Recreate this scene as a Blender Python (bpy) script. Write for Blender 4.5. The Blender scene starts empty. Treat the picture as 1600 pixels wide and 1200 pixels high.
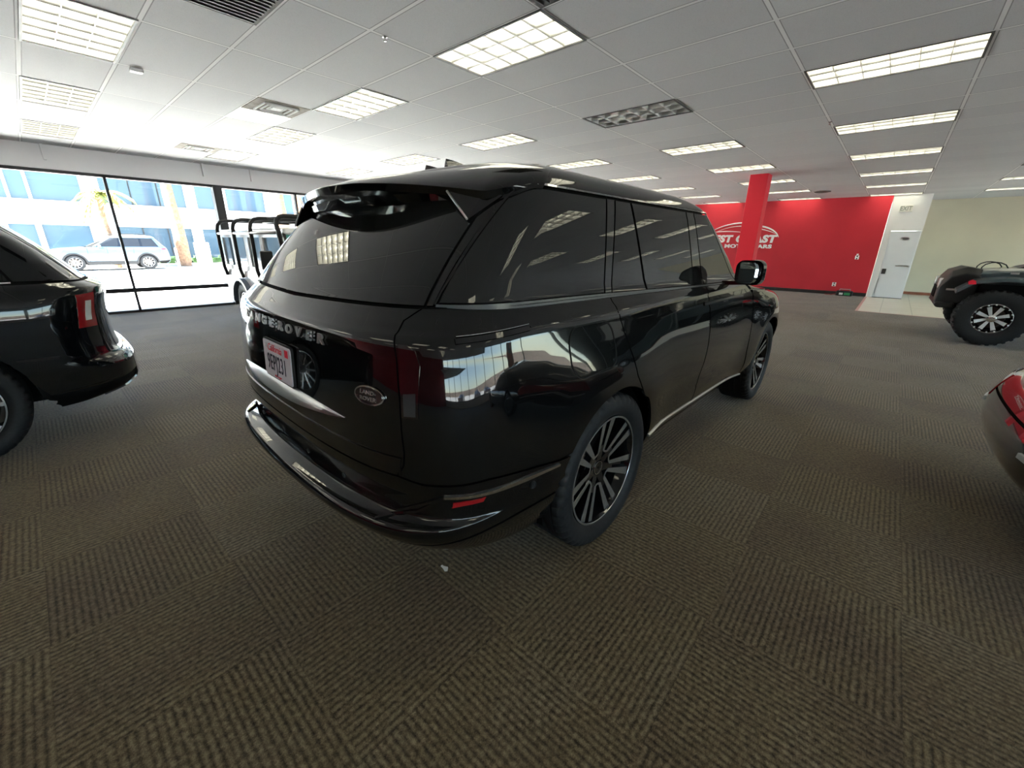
import bpy, bmesh, math, random
from mathutils import Vector, Matrix
from bisect import bisect_right
S = bpy.context.scene
COL = S.collection
PI = math.pi
R = math.radians

# ------------------------------------------------------------------ camera, sky, sun, exposure
W_, H_ = 1600, 1200
FPX, PIT, ROL, YAW, CAMH = 643.53, .3271, -.014, .7237, 1.48
def make_camera():
    fh = Vector((math.cos(YAW), math.sin(YAW), 0)); r = Vector((math.sin(YAW), -math.cos(YAW), 0)); z = Vector((0, 0, 1))
    f = math.cos(PIT)*fh - math.sin(PIT)*z
    d = -math.sin(PIT)*fh - math.cos(PIT)*z
    r2 = math.cos(ROL)*r + math.sin(ROL)*d
    d2 = -math.sin(ROL)*r + math.cos(ROL)*d
    cd = bpy.data.cameras.new('camera'); cam = bpy.data.objects.new('camera', cd); COL.objects.link(cam)
    cd.sensor_fit = 'HORIZONTAL'; cd.sensor_width = 36; cd.lens = FPX/W_*36
    cd.clip_start = .05; cd.clip_end = 500
    m = Matrix((r2, -d2, -f)).transposed().to_4x4()
    m.translation = Vector((0, 0, CAMH)); cam.matrix_world = m
    S.camera = cam
make_camera()

S.view_settings.view_transform = 'Standard'
S.view_settings.look = 'None'
S.view_settings.gamma = 1
S.view_settings.use_curve_mapping = False
S.view_settings.exposure = 2.75

w = bpy.data.worlds.new('sky'); S.world = w; w.use_nodes = True
nt = w.node_tree
bg = nt.nodes['Background']
sky = nt.nodes.new('ShaderNodeTexSky'); sky.sky_type = 'NISHITA'; sky.sun_disc = False
sky.sun_elevation = R(50); sky.sun_rotation = R(270); sky.air_density = 1.0; sky.dust_density = .6
nt.links.new(sky.outputs['Color'], bg.inputs['Color'])
bg.inputs['Strength'].default_value = .27
sl = bpy.data.lights.new('sun', 'SUN'); sun = bpy.data.objects.new('sun', sl); COL.objects.link(sun)
sl.energy = 24.0; sl.color = (1, .975, .94); sl.angle = R(.6)
sun.rotation_euler = (0, R(-38), R(-4))     # high sun from the -X end of the street, along both glass fronts
S.cycles.max_bounces = 7; S.cycles.diffuse_bounces = 4; S.cycles.glossy_bounces = 4; S.cycles.transmission_bounces = 4
S.cycles.transparent_max_bounces = 12; S.cycles.use_denoising = True
S.cycles.sample_clamp_indirect = 8.0
S.cycles.caustics_reflective = False; S.cycles.caustics_refractive = False
def portal(name, loc, sx, sy, rot):
    l = bpy.data.lights.new(name, 'AREA'); l.shape = 'RECTANGLE'; l.size = sx; l.size_y = sy
    o = bpy.data.objects.new(name, l); COL.objects.link(o); o.location = loc; o.rotation_euler = rot
    l.cycles.is_portal = True
portal('window_portal', (2, 11.95, 1.33), 22, 2.66, (R(-90), 0, 0))     # sky light through the street-side glass
portal('window_portal', (5, -8.95, 1.5), 22, 2.4, (R(90), 0, 0))       # and through the car-park side

# ------------------------------------------------------------------ materials
def mat(name, col=(.8, .8, .8), rough=.5, metal=0, spec=.5, coat=0, emit=None, estr=0, trans=0, ior=1.45, coat_rough=.03):
    m = bpy.data.materials.new(name); m.use_nodes = True
    b = m.node_tree.nodes['Principled BSDF']
    b.inputs['Base Color'].default_value = (*col, 1); b.inputs['Roughness'].default_value = rough
    b.inputs['Metallic'].default_value = metal; b.inputs['Specular IOR Level'].default_value = spec
    b.inputs['Coat Weight'].default_value = coat; b.inputs['Coat Roughness'].default_value = coat_rough
    b.inputs['Transmission Weight'].default_value = trans; b.inputs['IOR'].default_value = ior
    if emit: b.inputs['Emission Color'].default_value = (*emit, 1); b.inputs['Emission Strength'].default_value = estr
    return m
class N:
    """small node-graph helper"""
    def __init__(s, m): s.m = m; s.t = m.node_tree; s.b = s.t.nodes['Principled BSDF']
    def n(s, typ, **kw):
        x = s.t.nodes.new(typ)
        for k, v in kw.items():
            if k.startswith('i_'):
                x.inputs[int(k[2:]) if k[2:].isdigit() else k[2:]].default_value = v
            else: setattr(x, k, v)
        return x
    def l(s, a, b): s.t.links.new(a, b)
    def math(s, op, a, b=None, c=None):
        x = s.n('ShaderNodeMath', operation=op)
        for i, v in enumerate((a, b, c)):
            if v is None: continue
            if isinstance(v, (int, float)): x.inputs[i].default_value = v
            else: s.l(v, x.inputs[i])
        return x.outputs[0]
    def coord(s): 
        c = s.n('ShaderNodeTexCoord'); return c.outputs['Object']
    def noise(s, scale, detail=3, vec=None, rough=.5):
        x = s.n('ShaderNodeTexNoise', i_Scale=scale, i_Detail=detail, i_Roughness=rough)
        s.l(vec if vec is not None else s.coord(), x.inputs['Vector']); return x.outputs['Fac']
    def ramp(s, fac, stops):
        x = s.n('ShaderNodeValToRGB'); e = x.color_ramp.elements
        while len(e) < len(stops): e.new(.5)
        for i, (p, c) in enumerate(stops): e[i].position = p; e[i].color = (*c, 1)
        s.l(fac, x.inputs[0]); return x.outputs[0]
    def mix(s, f, a, b, blend='MIX'):
        x = s.n('ShaderNodeMix', data_type='RGBA', blend_type=blend)
        for i, v in ((0, f), (6, a), (7, b)):
            if isinstance(v, (int, float)): x.inputs[i].default_value = v
            elif isinstance(v, tuple): x.inputs[i].default_value = (*v, 1)
            else: s.l(v, x.inputs[i])
        return x.outputs[2]
    def bump(s, h, strength, dist):
        x = s.n('ShaderNodeBump', i_Strength=strength, i_Distance=dist); s.l(h, x.inputs['Height']); s.l(x.outputs[0], s.b.inputs['Normal'])
def speck(name, col, rough, amt=.06, scale=6, spec=.4, bump=0, bscale=120, **kw):
    """flat paint with faint wear so no surface is one dead colour"""
    m = mat(name, col, rough, spec=spec, **kw); n = N(m)
    f = n.noise(scale, 4)
    lo = tuple(c*(1-amt) for c in col); hi = tuple(min(1, c*(1+amt)) for c in col)
    n.l(n.ramp(f, [(.3, lo), (.7, hi)]), n.b.inputs['Base Color'])
    if bump: n.bump(n.noise(bscale, 2), bump, .002)
    return m
M = {}
M['paint'] = mat('black_car_paint', (.0030, .0033, .0038), .12, spec=.08, coat=1, coat_rough=.015)
M['navy'] = mat('dark_car_paint', (.0032, .004, .005), .12, spec=.12, coat=1, coat_rough=.015)
M['maroon'] = mat('maroon_car_paint', (.010, .002, .0026), .15, spec=.2, coat=1, coat_rough=.02)
M['silverpaint'] = mat('silver_blue_car_paint', (.075, .125, .16), .3, metal=.2, spec=.5, coat=.8)
M['whitepaint'] = mat('white_car_paint', (.78, .79, .8), .2, spec=.5, coat=1)
M['greypaint'] = mat('dark_slate_car_paint', (.055, .080, .090), .3, spec=.5, coat=.8)
M['gloss'] = mat('gloss_black_trim', (.004, .004, .0045), .06, spec=.5, coat=.5)
M['tint'] = mat('tinted_glass', (.011, .0115, .012), .015, spec=.62)
M['shell'] = mat('black_inner_shell', (.002, .002, .002), .7, spec=.2)
M['plastic'] = speck('black_plastic', (.012, .012, .013), .5, .2, 40)
M['rubber'] = speck('tyre_rubber', (.011, .0115, .013), .6, .25, 60, spec=.35)
M['chrome'] = mat('chrome', (.78, .79, .8), .08, metal=1)
M['darksatin'] = mat('dark_satin_trim', (.16, .18, .20), .25, metal=.9)
M['letter'] = mat('dark_chrome_letters', (.46, .46, .47), .36, metal=.85)
M['satin'] = mat('satin_silver', (.62, .63, .64), .28, metal=1)
M['machined'] = mat('machined_alloy', (.52, .53, .55), .24, metal=.9)
M['rimblack'] = mat('gloss_black_alloy', (.006, .006, .007), .12, spec=.5, coat=.7)
M['disc'] = mat('brake_disc_steel', (.14, .12, .105), .4, metal=.8)
M['redlens'] = mat('red_lens', (.30, .008, .012), .08, spec=.6, coat=1)
M['darklens'] = mat('dark_lamp_lens', (.01, .004, .005), .05, spec=.6, coat=1)
M['clearlens'] = mat('clear_lamp_lens', (.75, .78, .8), .08, spec=.6, coat=1)
M['mirror'] = mat('mirror_glass', (.6, .72, .76), .02, metal=1)
M['white'] = speck('white_wall_paint', (.74, .745, .73), .6, .03, 1.2, bump=.1)
M['beam'] = speck('white_beam_paint', (.87, .88, .89), .5, .03, 1.0)
M['cream'] = speck('cream_wall_paint', (.70, .655, .50), .6, .04, 1.0, bump=.1)
M['red'] = speck('red_wall_paint', (.56, .030, .045), .55, .05, 1.4, spec=.35, bump=.12)
M['redcol'] = speck('red_column_paint', (.74, .024, .045), .45, .04, 1.4, spec=.4)
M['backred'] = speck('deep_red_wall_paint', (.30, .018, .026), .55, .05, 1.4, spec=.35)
M['base'] = speck('dark_baseboard', (.03, .028, .026), .5, .2, 8)
M['darkmetal'] = mat('dark_window_metal', (.02, .02, .022), .4, metal=.3)
M['doorwhite'] = speck('white_door_paint', (.70, .73, .75), .45, .02, 2)
M['whiteplastic'] = mat('white_plastic', (.8, .8, .78), .4)

def glass_mat():
    m = bpy.data.materials.new('window_glass'); m.use_nodes = True; t = m.node_tree
    t.nodes.remove(t.nodes['Principled BSDF'])
    o = t.nodes['Material Output']; mx = t.nodes.new('ShaderNodeMixShader'); tr = t.nodes.new('ShaderNodeBsdfTransparent')
    gl = t.nodes.new('ShaderNodeBsdfGlossy'); fr = t.nodes.new('ShaderNodeFresnel')
    tr.inputs[0].default_value = (.93, .96, .96, 1); gl.inputs['Roughness'].default_value = .01; fr.inputs[0].default_value = 1.3
    t.links.new(fr.outputs[0], mx.inputs[0]); t.links.new(tr.outputs[0], mx.inputs[1]); t.links.new(gl.outputs[0], mx.inputs[2]); t.links.new(mx.outputs[0], o.inputs[0])
    return m
M['glass'] = glass_mat()

# ------------------------------------------------------------------ mesh helpers
class MB:
    """collects shapes into one mesh"""
    def __init__(s): s.v = []; s.f = []; s.sm = []
    def add(s, vs, fs, smooth=False, mx=None):
        b = len(s.v)
        for p in vs:
            p = Vector(p); s.v.append(tuple(mx @ p) if mx else tuple(p))
        for f in fs: s.f.append(tuple(b+i for i in f)); s.sm.append(smooth)
        return s
    def box(s, lo, hi, mx=None):
        x0, y0, z0 = lo; x1, y1, z1 = hi
        v = [(x0, y0, z0), (x1, y0, z0), (x1, y1, z0), (x0, y1, z0), (x0, y0, z1), (x1, y0, z1), (x1, y1, z1), (x0, y1, z1)]
        return s.add(v, [(0, 3, 2, 1), (4, 5, 6, 7), (0, 1, 5, 4), (1, 2, 6, 5), (2, 3, 7, 6), (3, 0, 4, 7)], False, mx)
    def tube(s, pts, r, n=10, closed=False, rs=None, mx=None):
        pts = [Vector(p) for p in pts]; k = len(pts); vs = []; fs = []
        up = None
        for i in range(k):
            a = pts[i-1] if (i or closed) else pts[0]; b = pts[(i+1) % k] if (i < k-1 or closed) else pts[-1]
            t = (b-a).normalized()
            if up is None: up = t.orthogonal().normalized()
            up = (up - t*up.dot(t)).normalized(); q = t.cross(up)
            rr = rs[i] if rs else r
            for j in range(n):
                an = 2*PI*j/n; vs.append(pts[i] + (up*math.cos(an) + q*math.sin(an))*rr)
        m_ = k if closed else k-1
        for i in range(m_):
            for j in range(n):
                a = i*n+j; b = i*n+(j+1) % n; c = ((i+1) % k)*n+(j+1) % n; d = ((i+1) % k)*n+j
                fs.append((a, b, c, d))
        s.add(vs, fs, True, mx)
        if not closed:
            s.add(vs[:n], [tuple(range(n))[::-1]], False, mx); s.add(vs[-n:], [tuple(range(n))], False, mx)
        return s
    def lathe(s, prof, n=48, axis='y', mx=None, cap=False, a0=0, a1=2*PI):
        """prof: list of (along-axis, radius)"""
        vs = []; fs = []; k = len(prof); full = abs(a1-a0-2*PI) < 1e-6; cols = n if full else n+1
        for j in range(cols):
            an = a0+(a1-a0)*j/n
            for (h, r) in prof:
                c, q = r*math.cos(an), r*math.sin(an)
                vs.append((c, h, q) if axis == 'y' else ((c, q, h) if axis == 'z' else (h, c, q)))
        for j in range(n):
            j2 = (j+1) % cols
            for i in range(k-1): fs.append((j*k+i, j*k+i+1, j2*k+i+1, j2*k+i))
        if cap: fs.append(tuple(j*k for j in range(cols))); fs.append(tuple(j*k+k-1 for j in range(cols))[::-1])
        return s.add(vs, fs, True, mx)
    def prism(s, poly, lo, hi, axis='z', mx=None, smooth=False):
        """closed polygon extruded along an axis; poly in the two other coords, in x,y,z order"""
        def P(a, b, h): return (a, b, h) if axis == 'z' else ((a, h, b) if axis == 'y' else (h, a, b))
        n = len(poly); vs = [P(a, b, lo) for a, b in poly] + [P(a, b, hi) for a, b in poly]
        fs = [tuple(range(n))[::-1], tuple(range(n, 2*n))]
        s.add(vs, fs, False, mx)
        return s.add(vs, [(i, (i+1) % n, n+(i+1) % n, n+i) for i in range(n)], smooth, mx)
    def loft(s, rings, cap=True, closed=True, smooth=True, mx=None):
        n = len(rings[0]); vs = [p for r in rings for p in r]; fs = []
        for i in range(len(rings)-1):
            for j in range(n if closed else n-1): fs.append((i*n+j, i*n+(j+1) % n, (i+1)*n+(j+1) % n, (i+1)*n+j))
        s.add(vs, fs, smooth, mx)
        if cap and closed: s.add(rings[0], [tuple(range(n))[::-1]], False, mx); s.add(rings[-1], [tuple(range(n))], False, mx)
        return s
    def build(s, name, m, parent=None, bevel=0, subd=0, fixn=True):
        me = bpy.data.meshes.new(name); me.from_pydata(s.v, [], s.f)
        me.polygons.foreach_set('use_smooth', s.sm)
        if fixn:
            bm = bmesh.new(); bm.from_mesh(me)
            bmesh.ops.remove_doubles(bm, verts=bm.verts, dist=1e-5)
            bmesh.ops.recalc_face_normals(bm, faces=bm.faces)
            for e in bm.edges:
                if len(e.link_faces) == 2 and e.calc_face_angle(0) > R(38): e.smooth = False
            bm.to_mesh(me); bm.free()
        me.materials.append(m)
        o = bpy.data.objects.new(name, me); COL.objects.link(o)
        if parent: o.parent = parent
        if bevel:
            b = o.modifiers.new('bevel', 'BEVEL'); b.width = bevel; b.segments = 3; b.limit_method = 'ANGLE'; b.angle_limit = R(40); b.harden_normals = False
            me.polygons.foreach_set('use_smooth', [True]*len(me.polygons))
        if subd:
            b = o.modifiers.new('subd', 'SUBSURF'); b.levels = subd; b.render_levels = subd
        return o
def tag(o, label=None, cat=None, group=None, kind=None):
    if label: o['label'] = label
    if cat: o['category'] = cat
    if group: o['group'] = group
    if kind: o['kind'] = kind
    return o
def struct(name, mb, m, **kw):
    return tag(mb.build(name, m, **kw), kind='structure')
def empty(name, loc=(0, 0, 0), rz=0, rot=None, scale=1):
    o = bpy.data.objects.new(name, None); COL.objects.link(o); o.location = loc; o.rotation_euler = rot or (0, 0, rz)
    o.empty_display_size = .2; o.scale = (scale,)*3
    return o
def copy_tree(o, parent=None):
    c = o.copy(); COL.objects.link(c); c.parent = parent
    for ch in list(o.children): copy_tree(ch, c)
    return c
_txt = {}
def text_mesh(s, size=1, xs=1, extrude=0, shear=0, bold=0, align='CENTER', space=1):
    c = bpy.data.curves.new('t', 'FONT'); c.body = s; c.size = size; c.extrude = extrude; c.shear = shear; c.offset = bold; c.align_x = align; c.align_y = 'CENTER'; c.space_character = space
    c.resolution_u = 4
    o = bpy.data.objects.new('t', c); COL.objects.link(o)
    dg = bpy.context.evaluated_depsgraph_get(); me = bpy.data.meshes.new_from_object(o.evaluated_get(dg))
    vs = [(v.co.x*xs, v.co.y, v.co.z) for v in me.vertices]; fs = [tuple(p.vertices) for p in me.polygons]
    bpy.data.objects.remove(o); bpy.data.curves.remove(c); bpy.data.meshes.remove(me)
    return vs, fs
# ------------------------------------------------------------------ the room
X0, Y0, CZ = .9746, 1.0369, 3.054          # ceiling grid origin and height
YW = 11.85                                  # street-side glass
XL, XRW, XC, YB = -8.0, 18.05, 20.3, -9.0   # back red wall, far red wall, cream wall, car-park glass

def carpet_mat():
    m = mat('ribbed_brown_carpet_tiles', (.05, .04, .03), .8, spec=.22); n = N(m)
    co = n.coord(); sp = n.n('ShaderNodeSeparateXYZ'); n.l(co, sp.inputs[0]); x, y = sp.outputs[0], sp.outputs[1]
    wob = n.noise(9, 2, co); wv = n.math('MULTIPLY', n.math('SUBTRACT', wob, .5), .004)
    u = n.math('DIVIDE', n.math('SUBTRACT', x, .93), .61); v = n.math('DIVIDE', n.math('SUBTRACT', y, .86), .61)
    iu, iv = n.math('FLOOR', u), n.math('FLOOR', v)
    par = n.math('GREATER_THAN', n.math('FRACT', n.math('MULTIPLY', n.math('ADD', iu, iv), .5)), .25)   # 1 = ribs along X
    crd = n.math('ADD', n.math('MULTIPLY', par, y), n.math('MULTIPLY', n.math('SUBTRACT', 1, par), x))
    crd = n.math('ADD', crd, wv)
    rib = n.math('ADD', n.math('MULTIPLY', n.math('SINE', n.math('MULTIPLY', crd, 2*PI/.0235)), .5), .5)
    # yarn: fine noise stretched along the rib
    fine = n.noise(260, 2, co, .7); mid = n.noise(55, 3, co, .6); big = n.noise(1.3, 4, co); tile = n.n('ShaderNodeTexWhiteNoise', noise_dimensions='2D')
    cv = n.n('ShaderNodeCombineXYZ'); n.l(iu, cv.inputs[0]); n.l(iv, cv.inputs[1]); n.l(cv.outputs[0], tile.inputs[0])
    h = n.math('ADD', n.math('MULTIPLY', n.math('POWER', rib, .6), .30), n.math('MULTIPLY', fine, .70))
    h2 = n.math('ADD', h, n.math('MULTIPLY', n.math('SUBTRACT', mid, .5), 1.1))
    c = n.ramp(h2, [(.16, (.022, .016, .010)), (.46, (.090, .071, .046)), (.80, (.205, .17, .115))])
    worn = n.ramp(n.math('ADD', big, n.math('MULTIPLY', n.math('SUBTRACT', tile.outputs[0], .5), .25)), [(.3, (.80, .73, .70)), (.5, (1.0, .96, .84)), (.7, (1.12, 1.12, 1.12))])
    n.l(n.mix(1.0, c, worn, 'MULTIPLY'), n.b.inputs['Base Color'])
    n.bump(h2, .6, .006)
    n.b.inputs['Sheen Weight'].default_value = .16; n.b.inputs['Sheen Roughness'].default_value = .4
    return m
def ceiling_mat():
    m = mat('white_ceiling_tiles', (.75, .75, .75), .75, spec=.3); n = N(m)
    co = n.coord(); sp = n.n('ShaderNodeSeparateXYZ'); n.l(co, sp.inputs[0])
    def edge(c, o, st, wd):
        f = n.math('FRACT', n.math('DIVIDE', n.math('SUBTRACT', c, o), st)); d = n.math('MULTIPLY', n.math('MINIMUM', f, n.math('SUBTRACT', 1, f)), st)
        return d
    dx, dy = edge(sp.outputs[0], X0, .61, 0), edge(sp.outputs[1], Y0, 1.22, 0)
    d = n.math('MINIMUM', dx, dy)
    bar = n.math('LESS_THAN', d, .014); slot = n.math('MULTIPLY', n.math('LESS_THAN', d, .021), n.math('GREATER_THAN', d, .014))
    iu = n.math('FLOOR', n.math('DIVIDE', n.math('SUBTRACT', sp.outputs[0], X0), .61)); iv = n.math('FLOOR', n.math('DIVIDE', n.math('SUBTRACT', sp.outputs[1], Y0), 1.22))
    cv = n.n('ShaderNodeCombineXYZ'); n.l(iu, cv.inputs[0]); n.l(iv, cv.inputs[1]); wn = n.n('ShaderNodeTexWhiteNoise', noise_dimensions='2D'); n.l(cv.outputs[0], wn.inputs[0])
    t = n.ramp(n.math('ADD', n.math('MULTIPLY', wn.outputs[0], .5), n.math('MULTIPLY', n.noise(1.5, 3, co), .5)), [(.2, (.63, .635, .65)), (.8, (.70, .705, .715))])
    fis = n.ramp(n.noise(160, 3, co, .7), [(.36, (.86, .86, .86)), (.45, (1, 1, 1))])
    t = n.mix(1.0, t, fis, 'MULTIPLY')
    t = n.mix(bar, t, (.86, .86, .86)); t = n.mix(slot, t, (.34, .34, .35))
    n.l(t, n.b.inputs['Base Color'])
    n.bump(n.math('ADD', n.math('MULTIPLY', bar, 1.0), n.math('MULTIPLY', slot, -.6)), .5, .008)
    return m
def tile_mat():
    m = mat('cream_floor_tiles', (.6, .58, .5), .3, spec=.5); n = N(m)
    co = n.coord(); sp = n.n('ShaderNodeSeparateXYZ'); n.l(co, sp.inputs[0])
    g = None
    for i in (0, 1):
        f = n.math('FRACT', n.math('DIVIDE', sp.outputs[i], .6)); d = n.math('MINIMUM', f, n.math('SUBTRACT', 1, f)); e = n.math('LESS_THAN', d, .012)
        g = e if g is None else n.math('MAXIMUM', g, e)
    b = n.ramp(n.noise(2, 4, co), [(.3, (.58, .56, .47)), (.7, (.66, .64, .55))])
    n.l(n.mix(g, b, (.36, .35, .3)), n.b.inputs['Base Color'])
    return m
M['carpet'] = carpet_mat(); M['ceiling'] = ceiling_mat(); M['tile'] = tile_mat()

# floor: carpet, with the tiled corner let in at the far right
b = MB(); b.box((XL, YB, -.12), (13.62, YW, 0)); b.box((13.62, .46, -.12), (XRW+.1, YW, 0)); struct('floor', b, M['carpet'])
b = MB(); b.box((13.62, YB, -.12), (XC+.1, .46, -.001)); struct('floor_tiles', b, M['tile'])
b = MB(); b.box((13.60, YB, -.02), (13.64, .44, .004)); b.box((13.6, .42, -.02), (18.05, .48, .004)); struct('trim_1', b, mat('faded_pink_floor_strip', (.5, .3, .27), .5))

# lamps sit in these cells of the ceiling grid (2x4 ft cells)
LAMPS = [(i, j) for i in (-1, 3, 7, 11, 15, 19, 23, 27) for j in (-5, -3, -1, 1, 3, 5, 7)] + [(i, j) for i in (-5, -9) for j in (-5, -3, -1, 1, 3, 5)]
NOLAMP = {(27, 5), (27, 7), (-1, -1), (-1, 1)}
LAMPS = [c for c in LAMPS if c not in NOLAMP]
HOLES = set(LAMPS) | {(2, 4), (2, 7), (0, 2), (2, 0)}
b = MB()
ia, ib = math.floor((XL-X0)/.61)-0, math.floor((XC-X0)/.61)+1
ja, jb = math.floor((YB-Y0)/1.22), 8
for i in range(ia, ib):
    for j in range(ja, jb+1):
        if (i, j) in HOLES: continue
        x, y = X0+.61*i, Y0+1.22*j
        b.add([(x, y, CZ), (x+.61, y, CZ), (x+.61, min(y+1.22, 12.0), CZ), (x, min(y+1.22, 12.0), CZ)], [(0, 3, 2, 1)])
o = b.build('ceiling', M['ceiling'], fixn=False); tag(o, kind='structure')
b = MB(); b.box((XL-1, YB-1, CZ+.35), (XC+1, 13.2, CZ+.45)); struct('roof_slab', b, M['white'])

# ---- street-side glass wall: floor curb, rails, mullions, head, beam with fins
b = MB(); b.box((XL, YW-.05, 0), (XC, YW+.05, .05)); b.box((XL, YW-.04, .415), (XC, YW+.04, .50)); b.box((XL, YW-.05, 2.60), (XC, YW+.05, 2.665))
for x in (-7.2, -4.35, -1.5, 1.33, 4.9, 7.5, 10.1, 12.7, 15.3): b.box((x-.022, YW-.05, 0), (x+.022, YW+.05, 2.63))
b.box((3.10, YW-.1, 0), (3.27, YW+.1, 2.63))
struct('window_1', b, M['darkmetal'])
b = MB(); b.box((XL, YW-.006, .03), (XC, YW+.006, 2.62)); struct('window_2', b, M['glass'])
b = MB(); b.box((XL, YW-.08, 2.655), (XC, YW+.3, CZ+.35))
struct('beam', b, M['beam'])
b = MB()
for x in (.60, 2.98, 3.92, -2.0, -5.0, 6.8, 9.4, 12.0):
    b.box((x-.02, YW-.15, 2.80), (x+.02, YW-.07, CZ+.02))
struct('trim_2', b, M['beam'])
# ---- far red wall and its baseboard, cream wall, soffit
b = MB(); b.box((XRW, .46, 0), (XRW+.16, YW, CZ+.3)); struct('wall_far', b, M['red'])
b = MB(); b.box((XRW-.025, .46, 0), (XRW, YW, .11)); struct('baseboard_far', b, M['base'])
b = MB(); b.box((XRW+.02, -.42, 2.03), (XRW+.16, .455, CZ+.3)); b.box((XRW+.02, .29, 0), (XRW+.16, .455, 2.03)); b.box((XRW+.16, -.42, 0), (XC, -.30, CZ+.3)); struct('wall_door', b, M['white'])
b = MB(); b.box((XC, YB, 0), (XC+.15, -.42, CZ+.3)); struct('wall_cream', b, M['cream'])
b = MB(); b.box((XC-.02, YB, 0), (XC, -.42, .09)); struct('baseboard_cream', b, speck('red_brown_baseboard', (.32, .12, .07), .5, .2, 5))
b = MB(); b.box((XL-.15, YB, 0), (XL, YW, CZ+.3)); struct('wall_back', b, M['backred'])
# ---- car-park side: low sill wall, mullions, glass, header
b = MB(); b.box((XL, YB-.15, 0), (XC, YB, .45)); b.box((XL, YB-.15, 2.65), (XC, YB, CZ+.3)); struct('wall_carpark', b, M['white'])
b = MB(); b.box((XL, YB-.08, .45), (XC, YB-.02, .5)); b.box((XL, YB-.08, 2.6), (XC, YB-.02, 2.66))
for k in range(16): b.box((XL+k*1.9-.035, YB-.1, .45), (XL+k*1.9+.035, YB, 2.65))
struct('window_3', b, M['darkmetal'])
b = MB(); b.box((XL, YB-.056, .48), (XC, YB-.044, 2.62)); struct('window_4', b, M['glass'])
b = MB(); b.box((XL-1, YB-2.6, 3.0), (XC+1, YB-.15, 3.2)); struct('roof_canopy', b, M['white'])  # unseen overhang, added to keep the sun out of the car-park windows

# ---- red square column
b = MB(); b.box((11.40, 2.53, 0), (11.77, 2.90, CZ+.02)); tag(struct('column', b, M['redcol'], bevel=.008), 'bright red square column standing before the red wall', 'column')

# ------------------------------------------------------------------ ceiling lamps
M['fix'] = mat('white_lamp_housing', (.78, .78, .76), .4)
M['lampframe'] = mat('grey_lamp_frame', (.10, .10, .10), .5)
M['louver'] = mat('brushed_aluminium_louver', (.90, .90, .87), .35, metal=.45)
def lamp_emit(on=True):
    if not on: return mat('unlit_lamp_reflector', (.62, .63, .66), .22, metal=.7)
    return mat('lit_lamp_tube', (.9, .9, .85), .5, emit=(1, .95, .76), estr=1.7)
M['lit'] = lamp_emit(); M['unlit'] = lamp_emit(False)
M['fixglow'] = mat('white_reflector_pan', (.9, .9, .86), .5, emit=(1, .96, .78), estr=.15)
def make_lamp(on):
    r = empty('ceiling_lamp')
    b = MB(); a, c, h = .288, .593, .15     # half sizes
    for (lo, hi) in (((-a-.012, -c-.012, -.004), (-a, c+.012, h)), ((a, -c-.012, -.004), (a+.012, c+.012, h)), ((-a, -c-.012, -.004), (a, -c, h)), ((-a, c, -.004), (a, c+.012, h))): b.box(lo, hi)
    b.build('housing', M['fix'], r)
    b = MB()
    for (lo, hi) in (((-a-.014, -c-.014, -.006), (-a+.004, c+.014, .004)), ((a-.004, -c-.014, -.006), (a+.014, c+.014, .004)), ((-a, -c-.014, -.006), (a, -c+.004, .004)), ((-a, c-.004, -.006), (a, c+.014, .004))): b.box(lo, hi)
    b.build('frame', M['lampframe'], r)  # dark strips put in for the shade along the recess sides
    b = MB(); b.add([(-a, -c, h-.02), (a, -c, h-.02), (a, c, h-.02), (-a, c, h-.02)], [(0, 3, 2, 1)]); b.build('reflector', M['fixglow'] if on else M['unlit'], r, fixn=False)
    for x in (-.192, 0, .192):
        b = MB(); b.tube([(x, -c+.03, h-.055), (x, c-.03, h-.055)], .016, 8); b.build('tube', M['lit'] if on else M['unlit'], r)
    b = MB()
    def blade(p, q, wd, n):     # a V-section parabolic blade, wide edge up
        p, q = Vector(p), Vector(q); t = (q-p).normalized(); s_ = Vector((-t.y, t.x, 0))
        prof = [(-.012, .062), (-.008, .04), (-.0045, .02), (-.002, 0), (.002, 0), (.0045, .02), (.008, .04), (.012, .062)]
        rg = [[e + s_*u + Vector((0, 0, z)) for u, z in prof] for e in (p, q)]
        b.loft(rg, cap=False, closed=True)
    for x in (-.096, .096): blade((x, -c, .002), (x, c, .002), .02, 1)
    for k in range(1, 6): blade((-a, -c+2*c*k/6, .002), (a, -c+2*c*k/6, .002), .02, 1)
    b.build('louver', M['louver'], r, fixn=False)
    return r
lamp_on = make_lamp(True); lamp_off = make_lamp(False)
used = {True: False, False: False}
OFF = {(7, 1)}
def lamp_label(i, j):
    row = {-5: 'row behind the camera', -3: 'rightmost row by the cream wall', -1: 'row just right of the red column', 1: 'row over the near side of the black SUV', 3: 'row over the far side of the black SUV', 5: 'second row from the street windows', 7: 'row along the street windows'}[j]
    col = {-9: 'hindmost', -5: 'behind camera', -1: 'first', 3: 'second', 7: 'third', 11: 'fourth', 15: 'fifth', 19: 'sixth', 23: 'seventh', 27: 'eighth'}[i]
    if (i, j) == (7, 1): return 'unlit ceiling lamp with dark louver cells over the black SUV roof'
    return f'lit ceiling lamp, {row}, {col}'
for (i, j) in LAMPS:
    on = (i, j) not in OFF
    src = lamp_on if on else lamp_off
    o = src if not used[on] else copy_tree(src)
    used[on] = True
    o.location = (X0+.61*(i+.5), Y0+1.22*(j+.5), CZ)
    tag(o, lamp_label(i, j), 'ceiling lamp', 'louvered ceiling lamps')
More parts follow.
